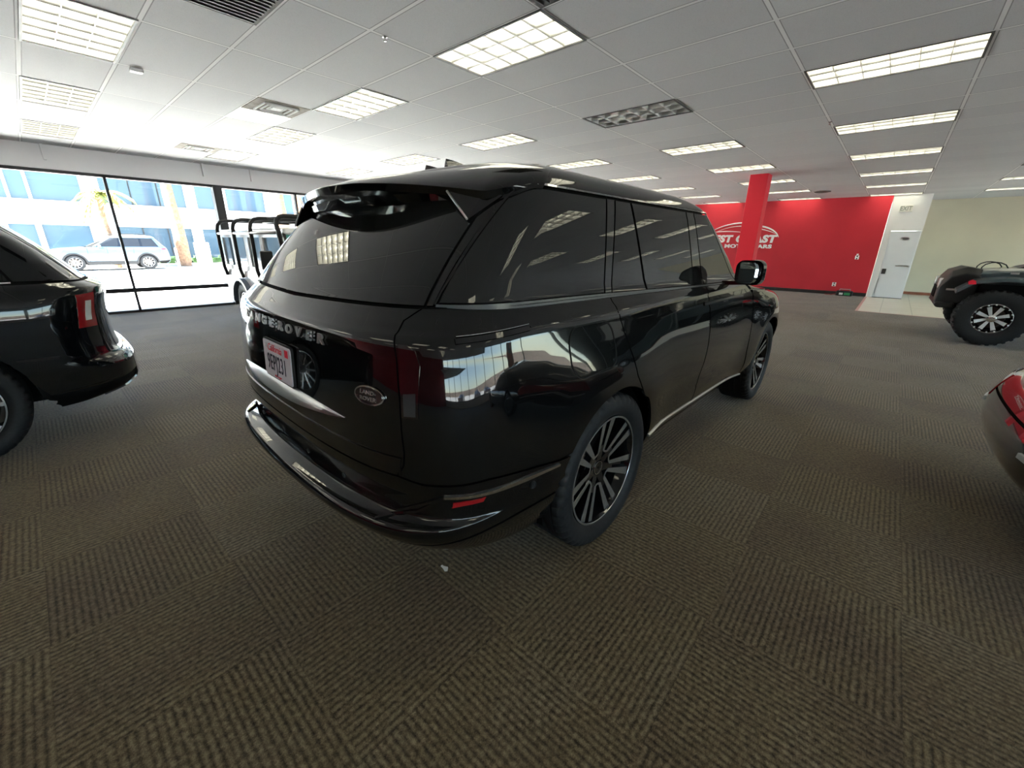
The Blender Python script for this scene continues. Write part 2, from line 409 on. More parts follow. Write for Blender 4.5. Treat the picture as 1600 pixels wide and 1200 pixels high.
# backs of the grid openings
# ---- vents and small fittings in the ceiling
M['stain'] = speck('water_stained_tile', (.30, .27, .23), .8, .35, 7)
M['ventdark'] = speck('dark_vent_metal', (.055, .05, .045), .6, .25, 9)
def vent(i, j, label, dark=False, far=False, glow=False):
    x, y = X0+.61*(i+.5), Y0+1.22*(j+(.75 if far else .25))
    r = empty('ceiling_vent', (x, y, CZ)); tag(r, label, 'ceiling vent')
    b = MB(); b.box((-.30, -.30, -.004), (.30, .30, .02)); b.build('panel', M['ventdark'] if dark else M['stain'], r)
    b = MB()
    if dark:
        for k in range(11): b.box((-.27, -.27+k*.052, -.012), (.27, -.255+k*.052, -.003))
    else:
        for k, s in enumerate((.2, .145, .09)): 
            for (lo, hi) in (((-s, -s), (s, -s+.012)), ((-s, s-.012), (s, s)), ((-s, -s), (-s+.012, s)), ((s-.012, -s), (s, s))): b.box((*lo, -.02+.004*k), (*hi, -.003))
        b.box((-.06, -.06, -.014), (.06, .06, -.003))
    b.build('grille', M['darkmetal'] if dark else M['white'], r)
    y2 = Y0+1.22*(j+(.25 if far else .75))
    b = MB(); b.box((x-.305, y2-.305, CZ), (x+.305, y2+.305, CZ+.015))
    if glow: tag(b.build('light_panel', M['panelglow']), 'lit white square panel beside the stained ceiling vent', 'light panel')
    else: tag(b.build('ceiling_tile', M['ceiling']), kind='structure')
M['panelglow'] = mat('lit_panel_diffuser', (.9, .9, .88), .5, emit=(1, .97, .9), estr=.34)
vent(2, 4, 'stained square ceiling vent left of the lamp above the black SUV tail', glow=True)
vent(2, 7, 'smaller-looking stained ceiling vent nearest the street windows')
vent(0, 2, 'dark slatted ceiling vent cut by the top edge of the photo', dark=True)
vent(2, 0, 'dark ceiling vent beside the large lamp, at the very top edge', dark=True, far=True)
def sprinkler(x, y, label):
    b = MB(); b.lathe([(0, .020), (-.005, .021), (-.008, .008), (-.026, .006), (-.027, .014), (-.030, .014), (-.031, .001)], 16, 'z', Matrix.Translation((x, y, CZ)), cap=True)
    tag(b.build('sprinkler_head', M['chrome']), label, 'sprinkler', 'ceiling sprinklers')
sprinkler(X0+1.35, Y0+2.44, 'small sprinkler head on the ceiling grid left of the big upper lamp')
sprinkler(X0+6.42, Y0, 'tiny sprinkler head by the left end of the second right-hand lamp')
b = MB(); b.box((-.05, -.04, -.03), (.05, .04, 0), Matrix.Translation((X0+.15, Y0+4.92, CZ))); tag(b.build('smoke_detector', M['whiteplastic'], bevel=.006), 'small white box detector on the ceiling right of the upper left lamp', 'smoke detector')
b = MB(); b.lathe([(0, .16), (-.02, .16), (-.03, .12), (-.012, .09), (-.03, .06), (-.02, .001)], 28, 'z', Matrix.Translation((X0+6.51, Y0+5.1, CZ))); tag(b.build('air_diffuser', M['stain']), 'round stained air diffuser on the ceiling above the SUV roof edge', 'air diffuser')
b = MB(); b.lathe([(0, .2), (-.02, .2), (-.03, .15), (-.012, .1), (-.03, .06), (-.02, .001)], 28, 'z', Matrix.Translation((X0+14.81, Y0+.98, CZ))); tag(b.build('air_diffuser', M['ventdark']), 'dark round air diffuser on the ceiling just before the red wall', 'air diffuser')

# ------------------------------------------------------------------ car bodies: a skin given by plan outlines stacked in height
def pchip(xs, ys):
    n = len(xs); h = [xs[i+1]-xs[i] for i in range(n-1)]; d = [(ys[i+1]-ys[i])/h[i] for i in range(n-1)]
    m = [0]*n; m[0] = d[0]; m[-1] = d[-1]
    for i in range(1, n-1):
        if d[i-1]*d[i] <= 0: m[i] = 0
        else:
            w1 = 2*h[i]+h[i-1]; w2 = h[i]+2*h[i-1]; m[i] = (w1+w2)/(w1/d[i-1]+w2/d[i])
    def f(x):
        i = min(max(bisect_right(xs, x)-1, 0), n-2); t = (x-xs[i])/h[i]
        if t < 0: return ys[0]
        if t > 1: return ys[-1]
        return ys[i]*(1+2*t)*(1-t)**2 + h[i]*m[i]*t*(1-t)**2 + ys[i+1]*t*t*(3-2*t) + h[i]*m[i+1]*t*t*(t-1)
    return f
def clip(poly, k, lim, keep_less):
    out = []; n = len(poly)
    for i in range(n):
        a, b = poly[i], poly[(i+1) % n]
        ia = (a[k] <= lim) if keep_less else (a[k] >= lim); ib = (b[k] <= lim) if keep_less else (b[k] >= lim)
        if ia: out.append(a)
        if ia != ib:
            t = (lim-a[k])/(b[k]-a[k]); p = [a[0]+(b[0]-a[0])*t, a[1]+(b[1]-a[1])*t]; p[k] = lim; out.append(tuple(p))
    return out
class Skin:
    """levels: rows (z, xr, w, Lr, kr1, kr2, xf, Lf, kf1, kf2): plan outline at height z. u: 0 rear centre, 1 end of rear corner, 2 start of front corner, 3 front centre; u<0 is the left side"""
    def __init__(s, levels, side=None, rear=None):
        vs = list(range(len(levels))); s.nv = len(levels)-1
        s.f = [pchip(vs, [l[k] for l in levels]) for k in range(10)]
        s.side = side; s.rear = rear; s._c = {}
        s.zt = [s.f[0](i*s.nv/600) for i in range(601)]
    def v(s, z):
        lo, hi = 0, 600
        if z <= s.zt[0]: return 0.0
        if z >= s.zt[-1]: return float(s.nv)
        i = bisect_right(s.zt, z)-1
        i = min(i, 599); d = s.zt[i+1]-s.zt[i]
        return (i + ((z-s.zt[i])/d if d > 1e-9 else 0))*s.nv/600
    def pr(s, v):
        k = round(v, 6)
        if k not in s._c: s._c[k] = [f(v) for f in s.f]
        return s._c[k]
    def xy(s, u, v):
        z, xr, w, Lr, k1, k2, xf, Lf, k3, k4 = s.pr(v); a = abs(u)
        if a <= 1:
            t = a; q = 1-t; b0, b1, b2, b3 = q**3, 3*q*q*t, 3*q*t*t, t**3
            x = xr*(b0+b1) + (xr+Lr*(1-k2))*b2 + (xr+Lr)*b3; y = k1*w*b1 + w*(b2+b3)
        elif a <= 2:
            x = (xr+Lr) + (a-1)*((xf-Lf)-(xr+Lr)); y = w
        else:
            t = 3-a; q = 1-t; b0, b1, b2, b3 = q**3, 3*q*q*t, 3*q*t*t, t**3
            x = xf*(b0+b1) + (xf-Lf*(1-k4))*b2 + (xf-Lf)*b3; y = k3*w*b1 + w*(b2+b3)
        return x, y, z
    def P(s, u, v, off=0):
        if u > 3: u -= 6          # past the front centre line on to the left side
        x, y, z = s.xy(u, v)
        if s.side: 
            d = s.side(x, z); y += d*min(1, max(0, (y-.3)/.4))
        if s.rear and abs(u) < 1.2: x += s.rear(y, z)
        p = Vector((x, -y if u >= 0 else y, z))
        return p + s.nrm(u, v)*off if off else p
    def nrm(s, u, v):
        k = ('n', round(u, 5), round(v, 5))
        if k in s._c: return s._c[k]
        e = 2e-3; ua, ub = (u+e, u-e) if u > 0 else (min(3, u+e), max(-3, u-e)); va, vb = min(s.nv, v+e*2), max(0, v-e*2)
        if abs(u) < e: ua, ub = e, -e
        du = s.P(ua, v)-s.P(ub, v); dv = s.P(u, va)-s.P(u, vb)
        n = du.cross(dv)
        n = n.normalized() if n.length > 1e-12 else Vector((0, 0, 1))
        s._c[k] = n
        return n
    def solve(s, kind, c, z):
        v = s.v(z)
        if kind == 'r':
            sg = 1 if c <= 0 else -1; lo, hi = 0, 1
            for _ in range(40):
                m = (lo+hi)/2
                if s.xy(m, v)[1] < abs(c): lo = m
                else: hi = m
            return sg*(lo+hi)/2, v
        if kind == 'f':
            sg = 1 if c <= 0 else -1; lo, hi = 2, 3
            for _ in range(40):
                m = (lo+hi)/2
                if s.xy(m, v)[1] > abs(c): lo = m
                else: hi = m
            return sg*(lo+hi)/2, v
        sg = 1 if kind == 's' else -1      # 's' right side, 'l' left side
        lo, hi = 0.0, 3.0
        for _ in range(40):
            m = (lo+hi)/2
            if s.xy(m, v)[0] < c: lo = m
            else: hi = m
        return sg*(lo+hi)/2, v
    front = False
    def sol(s, k, c, z):
        u, v = s.solve(k, c, z)
        return (u+6 if s.front and u < 0 else u), v
    def uv(s, pts, step=.04):
        out = []; n = len(pts)
        for i in range(n):
            a, b = pts[i], pts[(i+1) % n]
            if a[0] == 'u' or b[0] == 'u' or a[0] != b[0]:
                ua = (a[1], a[2]) if a[0] == 'u' else s.sol(*a); ub = (b[1], b[2]) if b[0] == 'u' else s.sol(*b)
                k = max(1, int(max(abs(ua[0]-ub[0])/.05, abs(ua[1]-ub[1])/.5)))
                out += [(ua[0]+(ub[0]-ua[0])*j/k, ua[1]+(ub[1]-ua[1])*j/k) for j in range(k)]
            else:
                L = math.hypot(a[1]-b[1], a[2]-b[2]); k = max(1, int(L/step))
                out += [s.sol(a[0], a[1]+(b[1]-a[1])*j/k, a[2]+(b[2]-a[2])*j/k) for j in range(k)]
        return out
    def cells(s, dens=1.0):
        us = [i/22*1.0 for i in range(22)] + [1+i/30 for i in range(30)] + [2+i/16 for i in range(17)]
        if dens != 1: us = [3*i/int(68*dens) for i in range(int(68*dens)+1)]
        us = sorted([-u for u in us if u > 0] + us)
        vs = [i*.5 for i in range(s.nv*2+1)]
        return us, vs
    def panel(s, name, pts, m, parent=None, gap=.0025, lip=.012, off=0, dens=1.0, us=None, vs=None, front=False):
        s.front = front; poly = s.uv(pts); s.front = False
        U, V = s.cells(dens)
        if front: U = sorted(set(round(u % 6, 6) for u in U))
        if us: U = us
        if vs: V = vs
        verts = {}; vl = []; faces = []
        def vid(p):
            k = (round(p[0], 5), round(p[1], 5))
            if k not in verts: verts[k] = len(vl); vl.append(p)
            return verts[k]
        u0, u1 = min(p[0] for p in poly), max(p[0] for p in poly)
        v0, v1 = min(p[1] for p in poly), max(p[1] for p in poly)
        for i in range(len(U)-1):
            if U[i+1] <= u0 or U[i] >= u1: continue
            col = clip(clip(poly, 0, U[i], False), 0, U[i+1], True)
            if len(col) < 3: continue
            for j in range(len(V)-1):
                if V[j+1] <= v0 or V[j] >= v1: continue
                c = clip(clip(col, 1, V[j], False), 1, V[j+1], True)
                ids = []
                for p in c:
                    k = vid(p)
                    if not ids or ids[-1] != k: ids.append(k)
                if len(ids) > 1 and ids[0] == ids[-1]: ids.pop()
                if len(set(ids)) < 3: continue
                ar = sum(vl[ids[t]][0]*vl[ids[(t+1) % len(ids)]][1]-vl[ids[(t+1) % len(ids)]][0]*vl[ids[t]][1] for t in range(len(ids)))
                if abs(ar) < 1e-9: continue
                if ar < 0: ids.reverse()
                faces.append(tuple(ids))
        # u grows to the right side (y<0) when seen from behind, so CCW in (u,v) faces outwards
        pos = [s.P(*p, off) for p in vl]; nr = [s.nrm(*p) for p in vl]
        ec = {}
        for f in faces:
            for t in range(len(f)): ec[(f[t], f[(t+1) % len(f)])] = 1
        bd = [e for e in ec if (e[1], e[0]) not in ec]
        if gap:
            mv = {}
            for a, b in bd:
                d = nr[a].cross(pos[b]-pos[a])
                if d.length > 1e-9:
                    d.normalize()
                    for q in (a, b): mv.setdefault(q, []).append(d)
            for q, ds in mv.items():
                t = sum(ds, Vector()); 
                if t.length > 1e-6:
                    t = t.normalized(); pos[q] = pos[q] + t*gap
        lipn = []
        nf = len(faces); P2 = list(pos); low = {}
        if lip:
            for a, b in bd:
                for q in (a, b):
                    if q not in low: low[q] = len(P2); P2.append(pos[q]-nr[q]*lip)
                faces.append((b, a, low[a], low[b]))
        me = bpy.data.meshes.new(name); me.from_pydata([tuple(p) for p in P2], [], faces)
        me.polygons.foreach_set('use_smooth', [True]*len(faces))
        ln = []
        for i, p in enumerate(me.polygons):
            if i < nf: ln += [tuple(nr[q]) for q in p.vertices]
            else: ln += [tuple(p.normal)]*len(p.vertices)
        me.normals_split_custom_set(ln)
        me.materials.append(m)
        o = bpy.data.objects.new(name, me); COL.objects.link(o)
        if parent: o.parent = parent
        return o
    def ribbon(s, name, pts, wd, th, m, parent, off=.001, closed=False):
        """a raised strip that follows the skin along a line of points"""
        path = s.uv(pts + [pts[-1]] if not closed else pts); 
        if not closed: path = path[:len(path)]
        b = MB(); rings = []
        for i, (u, v) in enumerate(path):
            p = s.P(u, v); n = s.nrm(u, v)
            a = s.P(*path[max(0, i-1)] if not closed else path[i-1]); c = s.P(*path[min(len(path)-1, i+1)] if not closed else path[(i+1) % len(path)])
            t = (c-a)
            if t.length < 1e-7: continue
            t.normalize(); q = n.cross(t)
            w2 = wd/2 if not callable(wd) else wd(i/(len(path)-1))/2
            rings.append([p+q*w2+n*(off-.004), p+q*w2*.8+n*(off+th), p-q*w2*.8+n*(off+th), p-q*w2+n*(off-.004)])
        if closed: rings.append(rings[0])
        b.loft(rings, cap=not closed)
        return b.build(name, m, parent)
    def decal(s, name, vf, org, kind, m, parent, off=.003, flip=1, ext=0):
        """wraps a flat mesh (a to the reader's right, b up) on to the skin round (coord, z)"""
        vs, fs = vf; out = []
        for (a, b_, c) in vs:
            co = org[0] - a*flip if kind in ('r',) else org[0] + a*flip
            u, v = s.solve(kind, co, org[1]+b_); out.append(s.P(u, v, off+c))
        b = MB(); b.add(out, fs); return b.build(name, m, parent, fixn=False)
def arc(kind, cx, cz, r, a0, a1, n=14):
    return [(kind, cx+r*math.cos(R(a0+(a1-a0)*i/n)), cz+r*math.sin(R(a0+(a1-a0)*i/n))) for i in range(n+1)]
def rrect(kind, x0, z0, x1, z1, r, n=4):
    o = []
    for (cx, cz, a) in ((x1-r, z0+r, -90), (x1-r, z1-r, 0), (x0+r, z1-r, 90), (x0+r, z0+r, 180)):
        for i in range(n+1): o.append((kind, cx+r*math.cos(R(a+90*i/n)), cz+r*math.sin(R(a+90*i/n))))
    return o
def flipside(pts):
    return [(('l' if p[0] == 's' else p[0]), (-p[1] if p[0] in ('r', 'f', 'u') else p[1]), p[2]) for p in pts][::-1]

M['brightalloy'] = mat('bright_brushed_alloy', (.72, .74, .76), .35, metal=.55)
# ------------------------------------------------------------------ wheels (axis along y, outer face at -y)
def make_wheel(rad, wid, rim, style, parent, loc, flip=False, name='wheel', tread='road'):
    """tyre with rim, spokes, hub cap and brake disc as its own parts"""
    h = wid/2; mx = Matrix.Identity(4)
    n = 180; b = MB()
    sw = rad-rim
    prof = [(-h*.80, rim-.004), (-h*.93, rim+.012), (-h*1.0, rim+sw*.28), (-h*1.02, rim+sw*.5), (-h*.985, rim+sw*.74), (-h*.93, rad-.016), (-h*.86, rad-.006)]
    grooves = [-.66, -.28, .10, .48]
    row = list(prof)
    x = -.80
    tr = []
    for g in (-.60, -.22, .22, .60):
        tr += [(h*(g-.045), rad-.001), (h*(g-.04), rad-.009), (h*(g+.04), rad-.009), (h*(g+.045), rad-.001)]
    row += [(-h*.80, rad-.002)] + tr + [(h*.80, rad-.002)]
    row += [(a*-1, r_) for a, r_ in prof[::-1]]
    cols = n; k = len(row); vs = []; fs = []
    for j in range(cols):
        an = 2*PI*j/cols; c, s_ = math.cos(an), math.sin(an)
        notch = (j % 4 == 0)
        for i, (y, r_) in enumerate(row):
            rr = r_
            if tread == 'road':
                if notch and (abs(y) > h*.70 and r_ > rad-.02): rr -= .011
            else:
                blk = (j//3) % 2
                if abs(y) > h*.55 and r_ > rad-.03: rr -= .018*blk
                elif r_ > rad-.012: rr -= .014*((j//3+ (1 if y > 0 else 0)) % 2)
            vs.append((rr*c, y, rr*s_))
    for j in range(cols):
        j2 = (j+1) % cols
        for i in range(k-1): fs.append((j*k+i, j2*k+i, j2*k+i+1, j*k+i+1))
    b.add(vs, fs, True)
    t = b.build(name, M['rubber'], parent)
    # barrel and lip
    b = MB(); b.lathe([(-h*.80, rim+.001), (-h*.86, rim-.004), (-h*.86, rim-.011), (-h*.74, rim-.017), (-h*.2, rim-.045), (h*.7, rim-.05), (h*.8, rim)], 72)
    b.build('rim', M['rimblack'], t)
    b = MB(); b.lathe([(-h*.87, rim-.0035), (-h*.875, rim-.006), (-h*.875, rim-.0125), (-h*.86, rim-.014)], 72); b.build('rim_edge', M['machined'], t)
    b = MB(); b.lathe([(h*.35, .05), (h*.35, rim*.72), (h*.25, rim*.72), (h*.25, .05)], 48); b.build('brake_disc', M['disc'], t)
    def yface(r_): return -h*.80 + .035*(1-(r_/rim))**1.0*1.2     # concave face
    blk = MB(); sil = MB()
    def arm(p, q, w0, w1, silver=True, depth=.055):
        p, q = Vector((p[0], 0, p[1])), Vector((q[0], 0, q[1])); d = (q-p).normalized(); s_ = Vector((-d.z, 0, d.x))
        rp, rq = p.length, q.length; rg = []
        for (c, wd, rr) in ((p, w0, rp), ((p+q)/2, (w0+w1)/2, (rp+rq)/2), (q, w1, rq)):
            y = yface(rr)
            rg.append([c+s_*wd/2+Vector((0, y, 0)), c-s_*wd/2+Vector((0, y, 0)), c-s_*wd*.42+Vector((0, y+depth, 0)), c+s_*wd*.42+Vector((0, y+depth, 0))])
        blk.loft(rg, smooth=False)
        if silver:
            rg = []
            for (c, wd, rr) in ((p, w0, rp), ((p+q)/2, (w0+w1)/2, (rp+rq)/2), (q, w1, rq)):
                y = yface(rr)-.0015; rg.append([c+s_*wd*.46+Vector((0, y, 0)), c-s_*wd*.46+Vector((0, y, 0)), c-s_*wd*.46+Vector((0, y+.004, 0)), c+s_*wd*.46+Vector((0, y+.004, 0))])
            sil.loft(rg, smooth=False)
    def pol(r_, a): return (r_*math.cos(R(a)), r_*math.sin(R(a)))
    if style == 'five':
        for k in range(7):
            a = 360/7*k+36.5; W = 360/14
            for sg in (1, -1):      # two machined faces with a black groove between them
                arm(pol(.098, a+sg*13), pol(rim-.010, a+sg*8.2), .020, .047 if sg < 0 else .037)
            # the thin bend round the foot of each window
            pts = [pol(.100, a+12), pol(.092, a+W-6), pol(.092, a+W+6), pol(.100, a+2*W-12)]
            for i in range(3): arm(pts[i], pts[i+1], .012, .012, True, .045)
            arm(pol(.05, a), pol(rim-.010, a), .05, .062, False, .05) if 0 else arm(pol(.04, a), pol(.13, a), .045, .03, False, .05)
            q0, q1 = pol(.10, a), pol(rim-.012, a)
            b2 = MB(); p_, q_ = Vector((q0[0], 0, q0[1])), Vector((q1[0], 0, q1[1])); d_ = (q_-p_).normalized(); s2 = Vector((-d_.z, 0, d_.x))
            blk.loft([[c_+s2*w2+Vector((0, yface(c_.length)+.018, 0)), c_-s2*w2+Vector((0, yface(c_.length)+.018, 0)), c_-s2*w2+Vector((0, yface(c_.length)+.05, 0)), c_+s2*w2+Vector((0, yface(c_.length)+.05, 0))] for c_, w2 in ((p_, .018), (q_, .045))], smooth=False)
        blk.lathe([(yface(0)+.05, .001), (yface(0)-.002, .001), (yface(0)-.002, .085), (yface(0)+.012, .10), (yface(0)+.05, .10)], 42)
    elif style == 'eight':
        for k in range(8):
            a = 45*k+20
            arm(pol(.05, a), pol(rim-.045, a), .040, .062)
            arm(pol(rim*.62, a), pol(rim-.012, a), .04, .075, False)
        blk.lathe([(yface(0)+.06, .001), (yface(0)-.002, .001), (yface(0)-.002, .085), (yface(0)+.06, .09)], 40)
    else:
        for k in range(10):
            a = 36*k
            arm(pol(.06, a), pol(rim-.012, a), .03, .03)
        blk.lathe([(yface(0)+.05, .001), (yface(0)-.002, .001), (yface(0)-.002, .08), (yface(0)+.05, .085)], 40)
    blk.build('spokes', M['rimblack'], t); sil.build('spoke_faces', M['brightalloy'] if style == 'eight' else M['machined'], t)
    y0 = yface(0)
    b = MB(); b.lathe([(y0-.004, .001), (y0-.010, .012), (y0-.008, .030), (y0, .032)], 32); c = b.build('hub_cap', M['gloss'] if style != 'eight' else M['chrome'], t)
    b = MB(); b.lathe([(y0-.002, .031), (y0-.010, .033), (y0-.010, .036), (y0, .038)], 32); b.build('hub_ring', M['chrome'], t)
    if style == 'eight':
        b = MB(); b.lathe([(y0, .06), (y0-.05, .055), (y0-.06, .03), (y0-.058, .001)], 24); b.build('hub_dome', M['chrome'], t)
        for k in range(16):
            a = 22.5*k; p = pol(rim-.018, a); b = MB(); b.lathe([(-h*.83, .011), (-h*.90, .011), (-h*.92, .006), (-h*.92, .001)], 10, mx=Matrix.Translation((p[0], 0, p[1]))); b.build('rim_bolt', M['satin'], t)
    t.location = loc
    if flip: t.rotation_euler = (0, 0, PI)
    return t
# ------------------------------------------------------------------ the black SUV
RR_LEVELS = [
 # z     xr    w     Lr   kr1  kr2   xf    Lf   kf1  kf2
 (.27, -.76, .86, .44, .88, .78, 3.55, .60, .80, .70),
 (.36, -.90, .925, .46, .88, .78, 3.66, .60, .80, .70),
 (.44, -.995, .962, .48, .87, .76, 3.74, .60, .80, .70),
 (.50, -1.052, .982, .50, .86, .76, 3.79, .60, .80, .70),
 (.535, -1.068, .988, .50, .86, .76, 3.80, .60, .80, .70),
 (.550, -1.064, .990, .50, .86, .76, 3.805, .60, .80, .70),
 (.564, -1.012, .991, .50, .87, .76, 3.81, .60, .80, .70),
 (.582, -.984, .992, .48, .88, .78, 3.815, .60, .80, .70),
 (.62, -.983, .993, .48, .88, .78, 3.82, .60, .80, .70),
 (.72, -.998, .998, .47, .88, .78, 3.83, .60, .80, .70),
 (.86, -1.001, 1.000, .47, .88, .78, 3.82, .60, .80, .70),
 (.95, -.997, .996, .47, .88, .78, 3.80, .60, .80, .70),
 (1.02, -.992, .987, .47, .88, .78, 3.74, .60, .80, .70),
 (1.07, -.987, .978, .47, .88, .78, 3.60, .62, .82, .70),
 (1.11, -.982, .970, .47, .88, .78, 3.30, .60, .84, .75),
 (1.15, -.976, .962, .46, .88, .78, 2.95, .50, .86, .80),
 (1.18, -.970, .956, .46, .88, .78, 2.68, .40, .86, .80),
 (1.20, -.958, .950, .46, .88, .78, 2.55, .36, .86, .80),
 (1.215, -.942, .941, .46, .88, .78, 2.48, .34, .84, .80),
 (1.24, -.914, .924, .44, .88, .80, 2.42, .34, .84, .80),
 (1.265, -.889, .910, .43, .88, .80, 2.38, .34, .84, .80),
 (1.29, -.868, .900, .42, .89, .80, 2.34, .34, .84, .80),
 (1.32, -.845, .893, .40, .89, .80, 2.29, .34, .84, .80),
 (1.42, -.762, .876, .38, .89, .80, 2.13, .34, .84, .80),
 (1.54, -.652, .854, .36, .89, .80, 1.94, .34, .84, .80),
 (1.66, -.530, .828, .34, .89, .80, 1.75, .34, .84, .80),
 (1.70, -.485, .815, .34, .89, .80, 1.68, .34, .84, .80),
 (1.735, -.435, .79, .34, .88, .80, 1.58, .36, .84, .80),
 (1.765, -.38, .75, .36, .86, .80, 1.45, .38, .84, .80),
 (1.79, -.33, .68, .36, .84, .80, 1.30, .40, .82, .80),
 (1.81, -.20, .55, .36, .82, .80, 1.10, .40, .80, .78),
 (1.822, 0.0, .36, .30, .80, .80, .85, .30, .80, .78),
 (1.826, .25, .12, .10, .80, .80, .60, .10, .80, .78),
]
CX0, WBR, ARCH_R, AZ = .11, 3.05, .455, .395
def rr_side(x, z):
    d = 0
    for cx in (CX0, WBR):       # slight flare round the arches
        q = math.hypot(x-cx, z-AZ)
        d += .034*math.exp(-((q-.44)/.23)**2) if z > .2 else 0
    # hollow along the lower doors
    if .2 < z < 1.0:
        t = max(0, 1-abs((x-1.45)/1.15)**3); d -= .028*t*math.exp(-((z-.55)/.16)**2)
    return d
RRS = Skin(RR_LEVELS, side=rr_side)
def arch_cut(cx, r=ARCH_R, a0=180, a1=0, n=18, kind='s'): return arc(kind, cx, AZ, r, a0, a1, n)
def both(sk, name, pts, m, parent, **kw):
    a = sk.panel(name, pts, m, parent, **kw); b = sk.panel(name, flipside(pts), m, parent, **kw); return a, b


def oval(a, b_, n=28): return [(a*math.cos(2*PI*i/n), b_*math.sin(2*PI*i/n)) for i in range(n)]
M['plate'] = mat('white_licence_plate', (.74, .72, .80), .35)
M['ink'] = mat('dark_blue_plate_ink', (.012, .014, .05), .5)
M['redink'] = mat('red_script_ink', (.75, .03, .07), .5)
M['greylens'] = mat('grey_lamp_lens', (.03, .032, .036), .12, spec=.6, coat=1)
M['badge'] = mat('dark_badge_enamel', (.03, .012, .014), .15, coat=1)
M['badgetext'] = mat('silver_badge_letters', (.62, .58, .58), .25, metal=.8)
def build_rr():
    root = empty('car')
    tag(root, 'large glossy black SUV in the middle of the carpet with a white plate', 'car')
    sk = RRS; P = M['paint']; G = M['tint']; AR = ARCH_R
    shell = [('u', 0, 0.3), ('s', -.60, .33)] + arch_cut(CX0, AR+.008) + [('s', .62, .30), ('s', 2.5, .30)] + arch_cut(WBR, AR+.008) + [('s', 3.54, .33), ('u', 3, .3), ('u', 3, sk.nv), ('u', 0, sk.nv)]
    for p in (shell, flipside(shell)): sk.panel('body_shell', p, M['shell'], root, gap=0, lip=0, off=-.022)
    b = MB(); b.box((.60, -.84, .25), (2.56, .84, .34)); b.box((-.72, -.50, .27), (.60, .50, .36)); b.box((2.56, -.50, .27), (3.5, .50, .36)); b.build('underbody', M['shell'], root)
    for cx in (CX0, WBR):
        for sg in (-1, 1):
            b = MB(); b.lathe([(-.25, AR+.005), (.18, AR+.005), (.18, .15)], 30, mx=Matrix.Translation((cx, sg*.70, AZ)) @ Matrix.Rotation(0 if sg < 0 else PI, 4, 'Z'), a0=R(-12), a1=R(192)); b.build('wheel_liner', M['shell'], root)
    # ---- rear end
    tl_ = [(.77, .735), (.80, .78), (.806, .83), (.795, 1.0), (.772, 1.14), (.745, 1.205), (.735, 1.245), (.765, 1.281)]
    tail = [('r', y, z) for y, z in tl_] + [('r', 0, 1.265)] + [('r', -y, z) for y, z in tl_[::-1]]
    sk.panel('tailgate', tail[::-1], P, root, gap=.0018)
    gl = [('r', -.768, 1.288), ('r', 0, 1.275), ('r', .768, 1.288), ('r', .757, 1.42), ('r', .748, 1.56), ('r', .742, 1.69), ('r', -.742, 1.69), ('r', -.748, 1.56), ('r', -.757, 1.42)]
    sk.panel('rear_window', gl[::-1], G, root, gap=.003)
    for sg in (1, -1):
        kd = 's' if sg > 0 else 'l'
        f = (lambda p: p) if sg > 0 else flipside
        # body side behind the rear door, wrapping the corner to the tailgate
        quarter = [('r', -.808, .83), ('r', -.802, .78), ('r', -.774, .735), ('r', -.86, .718), ('s', -.70, .712), ('s', -.335, .66)] + arch_cut(CX0, AR, 144, 47) + [('s', .39, .74), ('s', .36, .76), ('s', .265, .88), ('s', .222, .98), ('s', .175, 1.10), ('s', .135, 1.262), ('s', -.35, 1.274), ('s', -.70, 1.284), ('r', -.767, 1.282), ('r', -.737, 1.245), ('r', -.747, 1.205), ('r', -.774, 1.14), ('r', -.797, 1.0)]
        sk.panel('quarter_panel', f(quarter), P, root)
        lamp = [('r', -.803, .95), ('r', -.857, .952), ('r', -.846, 1.12), ('r', -.828, 1.165), ('r', -.80, 1.182), ('r', -.772, 1.182), ('r', -.781, 1.14), ('r', -.797, 1.02)]
        tl = sk.panel('tail_lamp', f(lamp), M['darklens'], root, off=.003, lip=.004, gap=.002)
        sk.panel('reverse_lamp', f([('r', -.812, .958), ('r', -.848, .96), ('r', -.843, 1.035), ('r', -.806, 1.03)]), M['greylens'], tl, off=.004, lip=.001, gap=0)  # grey panel paints the reflection low in the tail lamp
        sk.panel('pillar', f([('r', -.772, 1.288), ('r', -.793, 1.29), ('r', -.786, 1.42), ('r', -.784, 1.56), ('r', -.786, 1.69), ('r', -.746, 1.69), ('r', -.752, 1.56), ('r', -.761, 1.42)]), M['gloss'], root)
        # ---- side glass and frames
        zt = 1.678
        sk.panel('quarter_window', f([('r', -.800, 1.296), ('r', -.84, 1.296), ('s', -.60, 1.292), ('s', -.35, 1.286), ('s', .10, 1.277), ('s', .185, zt), ('s', -.20, zt), ('r', -.800, zt), ('r', -.790, zt-.005), ('r', -.789, 1.56), ('r', -.792, 1.42)]), G, root, gap=.004)
        sk.panel('rear_door_window', f([('s', .165, 1.275), ('s', .505, 1.267), ('s', .405, zt), ('s', .265, zt)]), G, root, gap=.003)
        sk.panel('rear_door_window', f([('s', .52, 1.267), ('s', 1.175, 1.252), ('s', 1.10, zt), ('s', .42, zt)]), G, root, gap=.003)
        sk.panel('pillar', f([('s', .106, 1.277), ('s', .159, 1.275), ('s', .258, zt), ('s', .191, zt)]), M['gloss'], root, gap=.001)
        sk.panel('pillar', f([('s', 1.185, 1.252), ('s', 1.325, 1.248), ('s', 1.22, zt), ('s', 1.11, zt)]), M['gloss'], root, gap=.002)
        sk.panel('front_door_window', f([('s', 1.335, 1.248), ('s', 1.99, 1.238), ('s', 1.45, zt), ('s', 1.23, zt)]), G, root, gap=.003)
